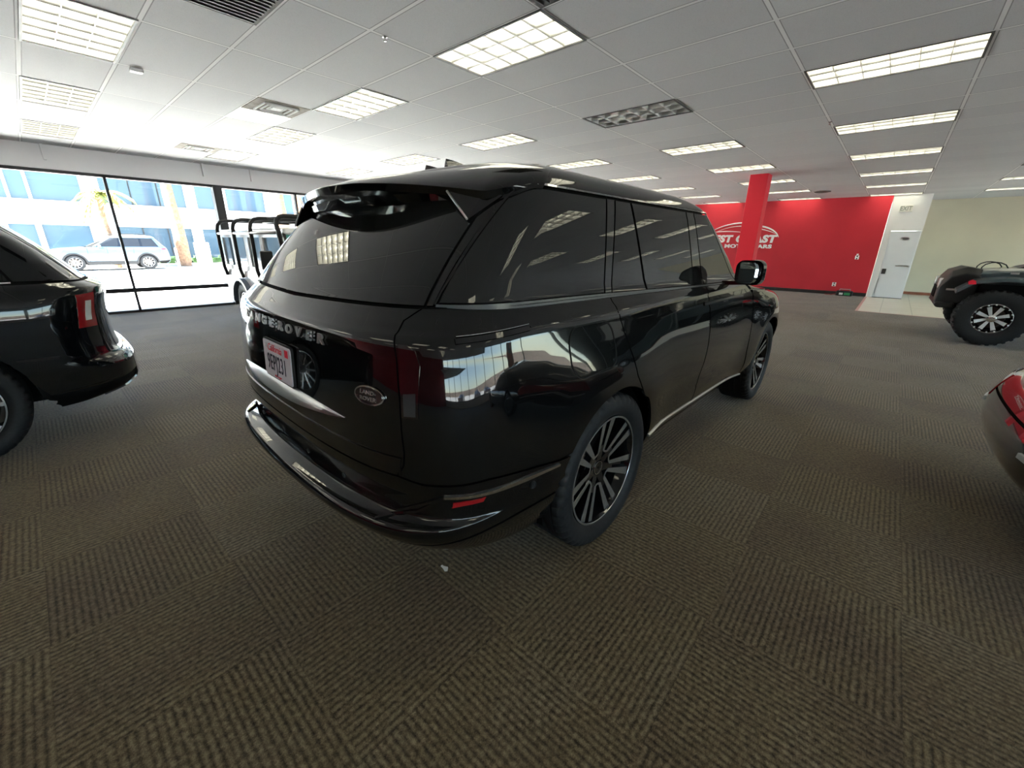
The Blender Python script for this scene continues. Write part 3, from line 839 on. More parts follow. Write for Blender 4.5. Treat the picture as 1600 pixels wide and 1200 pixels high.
        sk.panel('pillar', f([('s', 2.00, 1.237), ('s', 2.09, 1.235), ('s', 1.53, 1.69), ('s', 1.455, zt)]), M['gloss'], root, gap=.002)
        # satin line under the glass, thin bright line over it
        sk.ribbon('window_trim', [('r', -.80*sg, 1.289), (kd, -.60, 1.285), (kd, .10, 1.271), (kd, 1.2, 1.243), (kd, 2.05, 1.228)], .012, .003, M['darksatin'], root)
        sk.ribbon('window_trim', [('r', -.796*sg, 1.292), ('r', -.786*sg, 1.56), ('r', -.788*sg, 1.67)], .008, .004, M['gloss'], root)
        sk.ribbon('window_trim', [(kd, -.36, 1.690), (kd, .6, 1.690), (kd, 1.50, 1.690)], .010, .004, M['chrome'], root)
        # ---- doors
        rd = [('s', .139, 1.258), ('s', .179, 1.10), ('s', .229, .98), ('s', .269, .88), ('s', .364, .76)] + arch_cut(CX0, AR, 46, 3) + [('s', .57, .36), ('s', 1.375, .36), ('s', 1.345, .95), ('s', 1.33, 1.236)]
        sk.panel('rear_door', f(rd[::-1]), P, root)
        fd = [('s', 1.385, .36), ('s', 2.47, .36), ('s', 2.42, .70), ('s', 2.38, 1.12), ('s', 2.12, 1.225), ('s', 1.34, 1.236), ('s', 1.355, .95)]
        sk.panel('front_door', f(fd), P, root)
        fw = [('s', 2.48, .36), ('s', 2.58, .36)] + arch_cut(WBR, AR, 183, -4, 24)[::1] + [('s', 3.52, .37), ('f', -.72, .42), ('f', -.74, .72), ('f', -.76, 1.02), ('s', 3.05, 1.105), ('s', 2.39, 1.15), ('s', 2.43, .70)]
        sk.panel('front_wing', f(fw), P, root)
        sk.ribbon('waist_strip', [(kd, -.765, 1.192), (kd, -.47, 1.202)], .022, .006, M['gloss'], root)
        sk.ribbon('waist_strip', [(kd, -.758, 1.2025), (kd, -.47, 1.2125)], .003, .008, M['chrome'], root)
        sk.ribbon('waist_strip', [(kd, -.46, 1.205), (kd, .6, 1.198), (kd, 1.6, 1.178), (kd, 2.4, 1.15), (kd, 2.95, 1.105)], .006, .002, M['gloss'], root)
        for x in (.32, 1.24): 
            sk.panel('door_handle', f(rrect('s', x, 1.118, x+.21, 1.148, .012)), M['gloss'], root, off=.006, lip=.008)
        sk.ribbon('sill_strip', [(kd, .60, .428), (kd, 1.5, .408), (kd, 2.5, .385)], .014, .007, M['satin'], root)
        sk.panel('sill', f([('s', .58, .28), ('s', 2.58, .28), ('s', 2.57, .355), ('s', .575, .355)]), M['gloss'], root)
        # ---- lower rear corner
        sk.ribbon('bumper_side_strip', [('r', -.905*sg, .668), (kd, -.65, .655), (kd, -.345, .640)], .012, .006, M['chrome'], root)
        sk.ribbon('bumper_side_strip', [('r', -.70*sg, .556), ('r', -.82*sg, .597), ('r', -.905*sg, .668)], .012, .006, M['gloss'], root)
        sk.panel('reflector', f([('r', -.915, .618), ('r', -.94, .622), ('s', -.715, .622), ('s', -.705, .642), ('r', -.94, .645), ('r', -.92, .643)]), M['redlens'], root, off=.004, lip=.006)
        b = MB(); p = sk.P(*sk.solve(kd, -.49, .605), .001); b.lathe([(0.002, .016), (-.004, .015), (-.004, .011), (-.002, .010), (-.003, .001)], 18, mx=Matrix.Translation(p) @ Matrix.Rotation(0 if sg > 0 else PI, 4, 'Z')); b.build('parking_sensor', M['plastic'], root)
    # fuel door on the right quarter
    fp = rrect('s', -.252, .966, .078, 1.172, .075, 6)
    sk.ribbon('fuel_door_gap', fp, .007, .0012, M['shell'], root, closed=True)
    # bumper: upper painted part and the step, lower gloss valance
    bump = [('r', -.776, .7315), ('r', .776, .7315), ('r', .86, .7145), ('l', -.70, .7085), ('l', -.34, .656)] + [('l', x, z) for k, x, z in arc('s', CX0, AZ, AR, 146, 163, 4)] + [('l', -.34, .515), ('l', -.70, .50), ('r', .86, .475), ('r', .55, .462), ('r', -.55, .462), ('r', -.86, .475), ('s', -.70, .50), ('s', -.34, .515)] + arc('s', CX0, AZ, AR, 163, 146, 4) + [('s', -.34, .656), ('s', -.70, .7085), ('r', -.86, .7145)]
    sk.panel('rear_bumper', bump[::-1], P, root)
    val = [('r', -.86, .467), ('r', -.55, .454), ('r', .55, .454), ('r', .86, .467), ('l', -.70, .492), ('l', -.345, .507), ('l', -.345, .33), ('r', .60, .29), ('r', -.60, .29), ('s', -.345, .33), ('s', -.345, .507), ('s', -.70, .492)]
    sk.panel('rear_valance', val[::-1], M['gloss'], root)
    # trim: bright tailgate bar, lower tailgate strip
    rings = []
    for i in range(41):
        t = -1+2*i/40; y = .54*t; hh = .030*(1-abs(t)**2.4)+.0015; z0 = .893
        uv = sk.solve('r', y, z0); c = sk.P(*uv); n = sk.nrm(*uv); up = Vector((0, 0, 1))
        rings.append([c+up*hh*.8, c+up*hh*.3+n*(.016*(1-t**2)+.004), c-up*hh*.8+n*(.030*(1-t**2)+.003), c-up*hh*1.05])
    b = MB(); b.loft(rings, cap=True, smooth=True); tag(b.build('tailgate_trim_bar', M['satin'], root), 'satin silver bar across the tailgate')
    strip = [('r', -.79, .765), ('r', .79, .765), ('r', .797, .808), ('r', -.797, .808)]
    sk.panel('tailgate_lower_strip', strip[::-1], M['gloss'], root, off=.004, lip=.006)
    for y in (-.45, -.15, .15, .45):
        uv = sk.solve('r', y, .62); p = sk.P(*uv, .001); b = MB(); b.lathe([(0, .011), (-.003, .010), (-.004, .001)], 16, mx=Matrix.Translation(p) @ Matrix.Rotation(-PI/2, 4, 'Z')); b.build('parking_sensor', M['plastic'], root)
    # ---- windscreen, bonnet, front, roof
    sk.panel('windscreen', [('f', -.70, 1.245), ('f', .70, 1.245), ('f', .66, 1.69), ('f', -.66, 1.69)], G, root, front=True)
    sk.panel('bonnet', [('s', 2.35, 1.156), ('s', 3.05, 1.112), ('f', -.755, 1.03), ('f', 0, 1.03), ('f', .755, 1.03), ('l', 3.05, 1.112), ('l', 2.35, 1.156), ('l', 2.16, 1.225), ('f', .70, 1.23), ('f', -.70, 1.23), ('s', 2.16, 1.225)], P, root, front=True)
    sk.panel('front_bumper', [('f', -.715, .42), ('f', 0, .36), ('f', .715, .42), ('f', .735, .72), ('f', .752, 1.02), ('f', -.752, 1.02), ('f', -.735, .72)], P, root, front=True)
    v0 = sk.v(1.698)
    sk.panel('roof', [('u', -2.999, v0), ('u', 2.999, v0), ('u', 2.999, sk.nv), ('u', -2.999, sk.nv)], P, root, gap=0)
    # ---- spoiler over the rear window, with a blade down each pillar
    us = [(-.88+1.76*i/60) for i in range(61)]; rings = []
    def trail(y): return Vector((-.685+.32*y*y, y, 1.702-.09*y*y))
    for u in us:
        k = min(1, max(0, (abs(u)-.62)/.24)); k = k*k*(3-2*k)
        p0 = sk.P(u, sk.v(1.80), .001); p1 = sk.P(u, sk.v(1.765), .004)
        p3 = trail(sk.P(u, sk.v(1.69)).y).lerp(sk.P(u, sk.v(1.693), .005), k); p2 = (p1*.45+p3*.55+Vector((0, 0, .014))).lerp(sk.P(u, sk.v(1.73), .005), k)
        p4 = (p3+Vector((.008, 0, -.026))).lerp(sk.P(u, sk.v(1.682), .005), k); p5 = sk.P(u, sk.v(1.625+.05*k), .004)
        rings.append([p0, p1, p2, p3+Vector((.004, 0, .003)), p3, p4, p4*.5+p5*.5+Vector((.02*(1-k), 0, .012*(1-k))), p5, sk.P(u, sk.v(1.70), -.02)])
    b = MB(); b.loft(rings, cap=True, closed=True); sp = b.build('rear_spoiler', P, root)
    for sg in (1, -1):
        T = trail(-sg*.63)+Vector((.004, 0, -.012)); B_ = sk.P(*sk.solve('r', -sg*.738, 1.552), .010); C_ = sk.P(*sk.solve('r', -sg*.778, 1.635), .010)
        inn = Vector((.05, sg*.03, .01)); D_ = trail(-sg*.74)+Vector((.02, 0, -.01))
        b = MB(); b.loft([[T, B_, C_, D_], [T+inn, B_+inn, C_+inn, D_+inn]], smooth=False); b.build('spoiler_blade', M['gloss'], sp)
        b = MB(); b.tube([T+Vector((-.003, 0, 0)), B_+Vector((-.003, 0, 0))], .004, 6); b.build('blade_edge', M['satin'], sp)
    # ---- two roof fins
    for (x, y, L, h) in ((-.08, .13, .22, .062), (-.05, 0, .27, .082)):
        b = MB(); z = 1.812; rg = []
        for i in range(9):
            t = i/8; hh = h*(1-t)**.8 if 0 else h*math.sqrt(max(0, 1-t**1.6)); ww = .030*(1-t*.7)
            rg.append([(x+L*t, y-ww, z-.02), (x+L*t, y-ww*.35, z+hh*.7), (x+L*t, y, z+hh), (x+L*t, y+ww*.35, z+hh*.7), (x+L*t, y+ww, z-.02)])
        b.loft(rg); b.build('roof_fin', M['gloss'], root)
    # ---- lettering, badge, plate
    xs = [-.405+.09*i for i in range(5)] + [.055+.0875*i for i in range(5)]
    for ch, a in zip('RANGEROVER', xs):
        tag(sk.decal('letter', text_mesh(ch, .047, 1.6, .003, 0, .0015), (-a, 1.150), 'r', M['letter'], root, off=.006))
    def curved(name, poly, org, th, m, par, off):
        b = MB(); n_ = len(poly); lo = []; hi = []
        for a, c in poly:
            uv = sk.solve('r', org[0]-a, org[1]+c); lo.append(sk.P(*uv, off)); hi.append(sk.P(*uv, off+th))
        b.add(lo+hi, [tuple(range(n_))[::-1], tuple(range(n_, 2*n_))]+[(i, (i+1) % n_, n_+(i+1) % n_, n_+i) for i in range(n_)]); return b.build(name, m, par)
    bd = curved('badge', oval(.066, .033), (-.676, 1.004), .004, M['chrome'], root, .002)
    curved('badge_face', oval(.060, .028), (-.676, 1.004), .0015, M['badge'], bd, .006)
    for tx, dz in (('LAND-', .010), ('ROVER', -.011)):
        sk.decal('badge_letters', text_mesh(tx, .019, 1.25, .0004, 0, .0004), (-.676, 1.004+dz), 'r', M['badgetext'], bd, off=.0085)
    # licence plate stands a little proud of the tailgate, flat
    uv = sk.solve('r', -.028, 1.0); c = sk.P(*uv, .014); n = sk.nrm(*uv)
    ex = Vector((0, -1, 0)); ez = Vector((.06, 0, 1)).normalized(); ey = ez.cross(ex); mx = Matrix((ex, ez, ex.cross(ez))).transposed().to_4x4(); mx.translation = c
    # local: x right, y up, z outwards (towards the viewer behind)
    pl = MB(); w_, h_ = .152, .078
    rr = [(x, y) for _, x, y in rrect('s', -w_, -h_, w_, h_, .012)]
    pl.prism(rr, -.004, .0, 'z', mx); pl_o = pl.build('licence_plate', M['plate'], root)
    fr = MB(); fr.prism([(x*1.0, y*1.0) for _, x, y in rrect('s', -w_-.006, -h_-.006, w_+.006, h_+.006, .014)], -.012, -.003, 'z', mx); fr.build('plate_frame', M['plastic'], pl_o)
    def ptext(nm, tx, size, xs_, at, m, **kw):
        b = MB(); vs, fs = text_mesh(tx, size, xs_, .0006, **kw); b.add([(x+at[0], y+at[1], z+.0012) for x, y, z in vs], fs, False, mx); return b.build(nm, m, pl_o, fixn=False)
    ptext('plate_number', '9EPJ231', .098, .60, (-.004, -.016), M['ink'], space=1.12)
    ptext('plate_script', 'California', .044, .92, (-.018, .050), M['redink'], shear=.35)
    ptext('plate_motto', 'dmv.ca.gov', .014, 1.2, (0, -.067), M['redink'])
    b = MB(); b.box((.095, .036, 0), (.128, .066, .0012), mx); b.build('registration_sticker', M['redink'], pl_o)
    b = MB(); b.box((-.128, .044, 0), (-.108, .064, .0012), mx); b.build('registration_sticker', mat('pale_sticker', (.55, .55, .62), .5), pl_o)
    # ---- door mirrors
    for sg in (-1, 1):
        rg = []; MX, MY, MZ = 1.72, 1.09, 1.318
        for i in range(11):
            t = -1+2*i/10; k = 1.0-.30*max(0, t)**2-.04*max(0, -t)
            rg.append([(MX+.07*t+.25*a*0, sg*(MY+a*k-.012*max(0, t)), MZ+c*k) for a, c in [(p[1], p[2]) for p in rrect('s', -.088, -.084, .088, .084, .05, 5)]])
        b = MB(); b.loft(rg); mo = b.build('door_mirror', P, root, subd=0)
        mg = Matrix.Translation((MX-.066, sg*MY, MZ)) @ Matrix.Rotation(R(-26), 4, 'Z')
        b = MB(); b.prism([(a, c) for a, c in [(p[1], p[2]) for p in rrect('s', -.072, -.068, .072, .068, .042, 5)]], -.030, -.004, 'x', mg); b.build('mirror_glass', M['mirror'], mo)
        b = MB(); b.loft([[(MX-.02, sg*.915, 1.222), (MX+.12, sg*.915, 1.222), (MX+.12, sg*.915, 1.252), (MX-.02, sg*.915, 1.252)], [(MX, sg*1.05, 1.232), (MX+.06, sg*1.05, 1.232), (MX+.06, sg*1.05, 1.255), (MX, sg*1.05, 1.255)]], smooth=False); b.build('mirror_arm', M['gloss'], mo)
    # ---- wheels
    for cx in (CX0, WBR):
        for sg in (-1, 1):
            make_wheel(AZ+.008, .285, .292, 'five', root, (cx, sg*.866, AZ+.008), flip=(sg > 0))
    return root
RR = build_rr()
RR_AT, RR_RZ = (1.5997, 1.8458, 0), -.0207
RR.location = RR_AT; RR.rotation_euler = (0, 0, RR_RZ)
# ------------------------------------------------------------------ the other cars
def mk_levels(rows, front):
    """rows: (z, xr, w, Lr) ; front: function z -> (xf, Lf)"""
    out = []
    for z, xr, w, L in rows:
        xf, Lf = front(z); out.append((z, xr, w, L, .87, .78, xf, Lf, .82, .76))
    return out
def lin(pts):
    def f(z):
        if z <= pts[0][0]: return pts[0][1]
        for (a, b), (c, d) in zip(pts, pts[1:]):
            if z <= c: return b+(d-b)*(z-a)/(c-a)
        return pts[-1][1]
    return f
def generic_car(label, rows, fx, paint, wheels, wr, wt, rim, zb, zg, glass_x, roof_z, name='car', group=None, style='ten', tread='road', dz=.01, arch_pad=.045, trim=None, hood=True):
    """a closed car: body sides, tailgate end, glass band, roof, wheels. zb belt, zg top of glass, glass_x list of side windows (x0,x1,x0top,x1top)"""
    root = empty(name); tag(root, label, 'car', group)
    sk = Skin(mk_levels(rows, lambda z: (fx(z), .45)), None)
    z0 = rows[0][0]+.02; AR = wr+arch_pad; c0, c1 = wheels
    shell = [('u', 0, .2), ('s', c0-AR-.08, z0)] + arc('s', c0, wr, AR+.006, 180, 0, 16) + [('s', c0+AR+.05, z0), ('s', c1-AR-.05, z0)] + arc('s', c1, wr, AR+.006, 180, 0, 16) + [('s', c1+AR+.06, z0), ('u', 3, .2), ('u', 3, sk.nv), ('u', 0, sk.nv)]
    for p in (shell, flipside(shell)): sk.panel('body_shell', p, M['shell'], root, gap=0, lip=0, off=-.02)
    b = MB(); w0 = rows[1][2]; b.box((c0+AR, -w0*.88, z0-.03), (c1-AR, w0*.88, z0+.06)); b.box((c0-AR-.1, -w0*.55, z0), (c1+AR+.1, w0*.55, z0+.08)); b.build('underbody', M['shell'], root)
    for sg in (1, -1):
        f = (lambda p: p) if sg > 0 else flipside
        xm = (c0+c1)/2+.12; xd = c1-AR-.12
        a0 = arc('s', c0, wr, AR, 178, 2, 16); a1 = arc('s', c1, wr, AR, 178, 2, 16)
        q = [('r', -.70, z0+.20), ('s', c0-AR-.05, z0+.14)] + a0[1:-1] + [('s', c0+AR+.02, z0), ('s', c0+AR+.10, zb-.30), ('s', c0+AR+.05, zb-.01), ('s', c0-.35, zb-.005), ('r', -.70, zb-.005)]
        sk.panel('quarter_panel', f(q), paint, root)
        sk.panel('rear_door', f([('s', c0+AR+.028, z0), ('s', xm, z0), ('s', xm, zb-.01), ('s', c0+AR+.058, zb-.01), ('s', c0+AR+.108, zb-.30)]), paint, root)
        sk.panel('front_door', f([('s', xm+.008, z0), ('s', xd, z0), ('s', xd, zb-.01), ('s', xm+.008, zb-.01)]), paint, root)
        sk.panel('front_wing', f([('s', xd+.008, z0)] + a1[1:-1] + [('s', c1+AR+.06, z0+.1), ('f', -.70, z0+.15), ('f', -.70, zb-.16), ('s', c1, zb-.10), ('s', xd+.008, zb-.012)]), paint, root)
        for (x0, x1, x0t, x1t) in glass_x:
            sk.panel('side_window', f([('s', x0, zb+.015), ('s', x1, zb+.015), ('s', x1t, zg), ('s', x0t, zg)]), M['tint'], root, gap=.004)
        for (xa, xb, xat, xbt) in zip([g[1] for g in glass_x], [g[0] for g in glass_x[1:]], [g[3] for g in glass_x], [g[2] for g in glass_x[1:]]):
            sk.panel('pillar', f([('s', xa+.004, zb+.015), ('s', xb-.004, zb+.015), ('s', xbt-.004, zg), ('s', xat+.004, zg)]), M['gloss'], root, gap=.001)
        k = 's' if sg > 0 else 'l'
        sk.ribbon('window_trim', [(k, glass_x[0][0], zb+.006), (k, glass_x[-1][1], zb+.006)], .014, .003, trim or M['chrome'], root)
        xa, xat = glass_x[0][0], glass_x[0][2]
        sk.panel('rear_pillar', f([('r', -.70, zb+.002), ('s', xa-.01, zb+.012), ('s', xat-.01, zg), ('r', -.64, zg)][::1]), paint, root)
        xa, xat = glass_x[-1][1], glass_x[-1][3]
        sk.panel('front_pillar', f([('s', xa+.01, zb+.012), ('s', xa+.12, zb+.006), ('s', xat+.12, zg), ('s', xat+.01, zg)]), paint, root)
    sk.panel('rear_bumper', [('r', -.695, z0), ('r', .695, z0), ('r', .695, z0+.36), ('r', -.695, z0+.36)][::-1], paint, root)
    sk.panel('tailgate', [('r', -.695, z0+.37), ('r', .695, z0+.37), ('r', .695, zb-.004), ('r', -.695, zb-.004)][::-1], paint, root)
    sk.panel('rear_window', [('r', -.69, zb+.006), ('r', .69, zb+.006), ('r', .63, zg), ('r', -.63, zg)][::-1], M['tint'], root)
    sk.panel('front_bumper', [('f', -.695, z0), ('f', .695, z0), ('f', .695, zb-.165), ('f', -.695, zb-.165)], paint, root, front=True)
    sk.panel('bonnet', [('s', xd+.008, zb-.018), ('s', c1, zb-.106), ('f', -.70, zb-.165), ('f', .70, zb-.165), ('l', c1, zb-.106), ('l', xd+.008, zb-.018), ('f', .66, zb), ('f', -.66, zb)], paint, root, front=True)
    sk.panel('windscreen', [('f', -.66, zb+.006), ('f', .66, zb+.006), ('f', .60, zg), ('f', -.60, zg)], M['tint'], root, front=True)
    v0 = sk.v(zg+.012)
    sk.panel('roof', [('u', -2.999, v0), ('u', 2.999, v0), ('u', 2.999, sk.nv), ('u', -2.999, sk.nv)], paint, root, gap=0)
    for cx in wheels:
        for sg in (-1, 1):
            make_wheel(wr, wt, rim, style, root, (cx, sg*(rows[4][2]-wt/2-.012), wr), flip=(sg > 0), tread=tread)
            b = MB(); b.lathe([(-.2, AR+.003), (.14, AR+.003), (.14, .15)], 26, mx=Matrix.Translation((cx, sg*(rows[4][2]-.24), wr)) @ Matrix.Rotation(0 if sg < 0 else PI, 4, 'Z'), a0=R(-10), a1=R(190)); b.build('wheel_liner', M['shell'], root)
    return root, sk
def lamp_panel(sk, root, pts, m, nm='tail_lamp', both_=True, off=.004):
    out = []
    for k in ((0, 1) if both_ else (0,)):
        out.append(sk.panel(nm, pts if k == 0 else flipside(pts), m, root, off=off, lip=.006, gap=.001))
    return out
def mirror_pair(root, x, y, z, m):
    for sg in (-1, 1):
        rg = [[(x+.05*t, sg*(y+a*(1-.2*max(0, t)**2)), z+c*(1-.2*max(0, t)**2)) for _, a, c in rrect('s', -.10, -.07, .10, .07, .04, 3)] for t in (-1, -.5, 0, .5, 1)]
        b = MB(); b.loft(rg); mo = b.build('door_mirror', m, root)
        b = MB(); b.box((x-.02, min(sg*(y-.17), sg*(y-.05)), z-.09), (x+.03, max(sg*(y-.17), sg*(y-.05)), z-.055)); b.build('mirror_arm', M['gloss'], mo)

# ---- black SUV with a fast tail at the left edge, heading out of the picture
rows = [(.25, -.80, .88, .5), (.33, -1.0, .95, .5), (.42, -1.07, .985, .5), (.55, -1.068, .995, .5), (.60, -1.045, 1.0, .5), (.64, -.995, 1.0, .48), (.68, -.98, 1.0, .46), (.80, -.97, 1.0, .46), (.95, -.972, .998, .45), (1.04, -.985, .99, .44), (1.10, -1.0, .978, .44), (1.135, -1.0, .965, .44), (1.16, -.955, .945, .42), (1.19, -.90, .915, .40), (1.23, -.865, .90, .38), (1.40, -.72, .865, .34), (1.56, -.555, .82, .32), (1.68, -.40, .775, .32), (1.735, -.28, .73, .32), (1.775, -.10, .62, .32), (1.80, .15, .42, .28), (1.81, .4, .15, .1)]
dk, dsk = generic_car('glossy black SUV with a sloping tail at the left edge of the photo', rows, lin([(.25, 3.9), (.6, 4.12), (1.0, 4.08), (1.1, 3.7), (1.17, 2.5), (1.23, 2.35), (1.6, 1.75), (1.735, 1.5), (1.775, 1.2), (1.8, 1.0), (1.81, .8)]), M['navy'], (0, 3.295), .405, .28, .29, 1.185, 1.66, [(-.50, .02, -.30, .06), (.07, 1.0, .10, .92), (1.1, 2.05, 1.0, 1.52)], 1.8)
lamp_panel(dsk, dk, [('r', -.875, .86), ('r', -.962, .86), ('r', -.945, 1.095), ('r', -.86, 1.105)], M['redlens'])
for t in lamp_panel(dsk, dk, [('r', -.905, .91), ('r', -.935, .91), ('r', -.92, 1.05), ('r', -.89, 1.05)], M['clearlens'], 'lamp_lens', off=.007): pass
for kd in ('s', 'l'):
    sg = -1 if kd == 's' else 1
    dsk.ribbon('bumper_crease', [('r', .9*sg, .46), (kd, -.55, .42)], .012, .003, M['gloss'], dk)
    dsk.ribbon('reflector', [(kd, -.60, .675), (kd, -.40, .685)], .022, .004, M['darklens'], dk)
    dsk.ribbon('bumper_trim', [('r', 0, .645), ('r', .7*sg, .645)], .03, .004, M['satin'], dk)
dk.location = (-.62, 5.27, 0); dk.rotation_euler = (0, 0, PI)

# ---- maroon car, only its tail corner in the picture at the right edge
rows = [(0.270, -.74, .82, .5), (0.310, -.86, .87, .55), (0.360, -.95, .90, .55), (0.430, -1.0, .915, .55), (0.516, -1.02, .925, .55), (0.580, -1.015, .93, .54), (0.644, -.995, .925, .52), (0.708, -.965, .91, .5), (0.756, -.93, .89, .48), (0.788, -.88, .865, .46), (0.820, -.78, .84, .44), (0.852, -.60, .82, .40), (0.892, -.42, .79, .36), (0.980, -.18, .74, .34), (1.076, .10, .68, .32), (1.132, .35, .6, .3), (1.156, .6, .42, .2), (1.164, .8, .15, .1)]
mc, msk = generic_car('dark maroon car whose red-lamped tail corner enters at the right edge', rows, lin([(.17, 3.4), (.5, 3.58), (.70, 3.5), (.788, 2.6), (.836, 2.2), (1.076, 1.6), (1.14, 1.35), (1.164, 1.1)]), M['maroon'], (0, 2.8), .34, .25, .24, .82, 1.088, [(-.02, .62, .35, .62), (.70, 1.60, .68, 1.25)], 1.33)
lamp_panel(msk, mc, [('r', -.45, .60), ('r', -.86, .615), ('s', -.62, .64), ('s', -.60, .69), ('s', -.66, .73), ('r', -.80, .745), ('r', -.45, .745)], M['redlens'])
for kd in ('s', 'l'):
    sg = -1 if kd == 's' else 1
    msk.ribbon('bumper_trim', [(kd, -.66, .545), ('r', .84*sg, .555), ('r', .55*sg, .55)], .03, .010, M['brightalloy'], mc)
mc.location = (3.50, -1.64, 0); mc.rotation_euler = (0, 0, -PI/2)

# ---- silver crossover parked across the street
rows = [(.25, -.85, .80, .5), (.35, -.98, .88, .5), (.50, -1.03, .905, .5), (.65, -1.02, .915, .5), (.80, -1.0, .92, .5), (.95, -.97, .915, .48), (1.03, -.95, .90, .46), (1.08, -.92, .875, .44), (1.13, -.88, .855, .42), (1.30, -.74, .81, .40), (1.50, -.58, .75, .36), (1.58, -.52, .72, .34), (1.63, -.42, .65, .34), (1.67, -.2, .5, .3), (1.69, .2, .2, .1)]
cr, csk = generic_car('silver blue crossover parked outdoors across the street', rows, lin([(.25, 3.5), (.6, 3.62), (.9, 3.5), (1.02, 3.2), (1.08, 2.45), (1.13, 2.2), (1.5, 1.4), (1.6, 1.2), (1.67, .9), (1.69, .6)]), M['silverpaint'], (0, 2.7), .36, .23, .24, 1.09, 1.51, [(-.55, .10, -.35, .12), (.17, .95, .18, .88), (1.03, 1.85, .96, 1.25)], 1.69)
lamp_panel(csk, cr, [('r', -.55, .95), ('r', -.82, .93), ('s', -.62, .98), ('s', -.60, 1.02), ('r', -.84, 1.04), ('r', -.55, 1.04)], M['redlens'])
mirror_pair(cr, 1.72, .98, 1.12, M['silverpaint'])
for sg in (-1, 1):
    for cx in (0, 2.7):
        b = MB(); b.lathe([(0, .375), (0, .445), (-.02, .45), (-.025, .38)], 28, mx=Matrix.Translation((cx, sg*.918, .36)) @ Matrix.Rotation(0 if sg < 0 else PI, 4, 'Z'), a0=R(-5), a1=R(185)); b.build('arch_trim', M['plastic'], cr)
    b = MB(); b.box((.42, min(sg*.895, sg*.925), .27), (2.28, max(sg*.895, sg*.925), .42)); b.build('sill_trim', M['plastic'], cr)
    b = MB(); b.tube([(-.35, sg*.60, 1.655), (.0, sg*.60, 1.715), (.9, sg*.58, 1.72), (1.2, sg*.57, 1.67)], .014, 8); b.build('roof_rail', M['plastic'], cr)
cr.location = (4.12, 29.9, 0); cr.rotation_euler = (0, 0, PI)

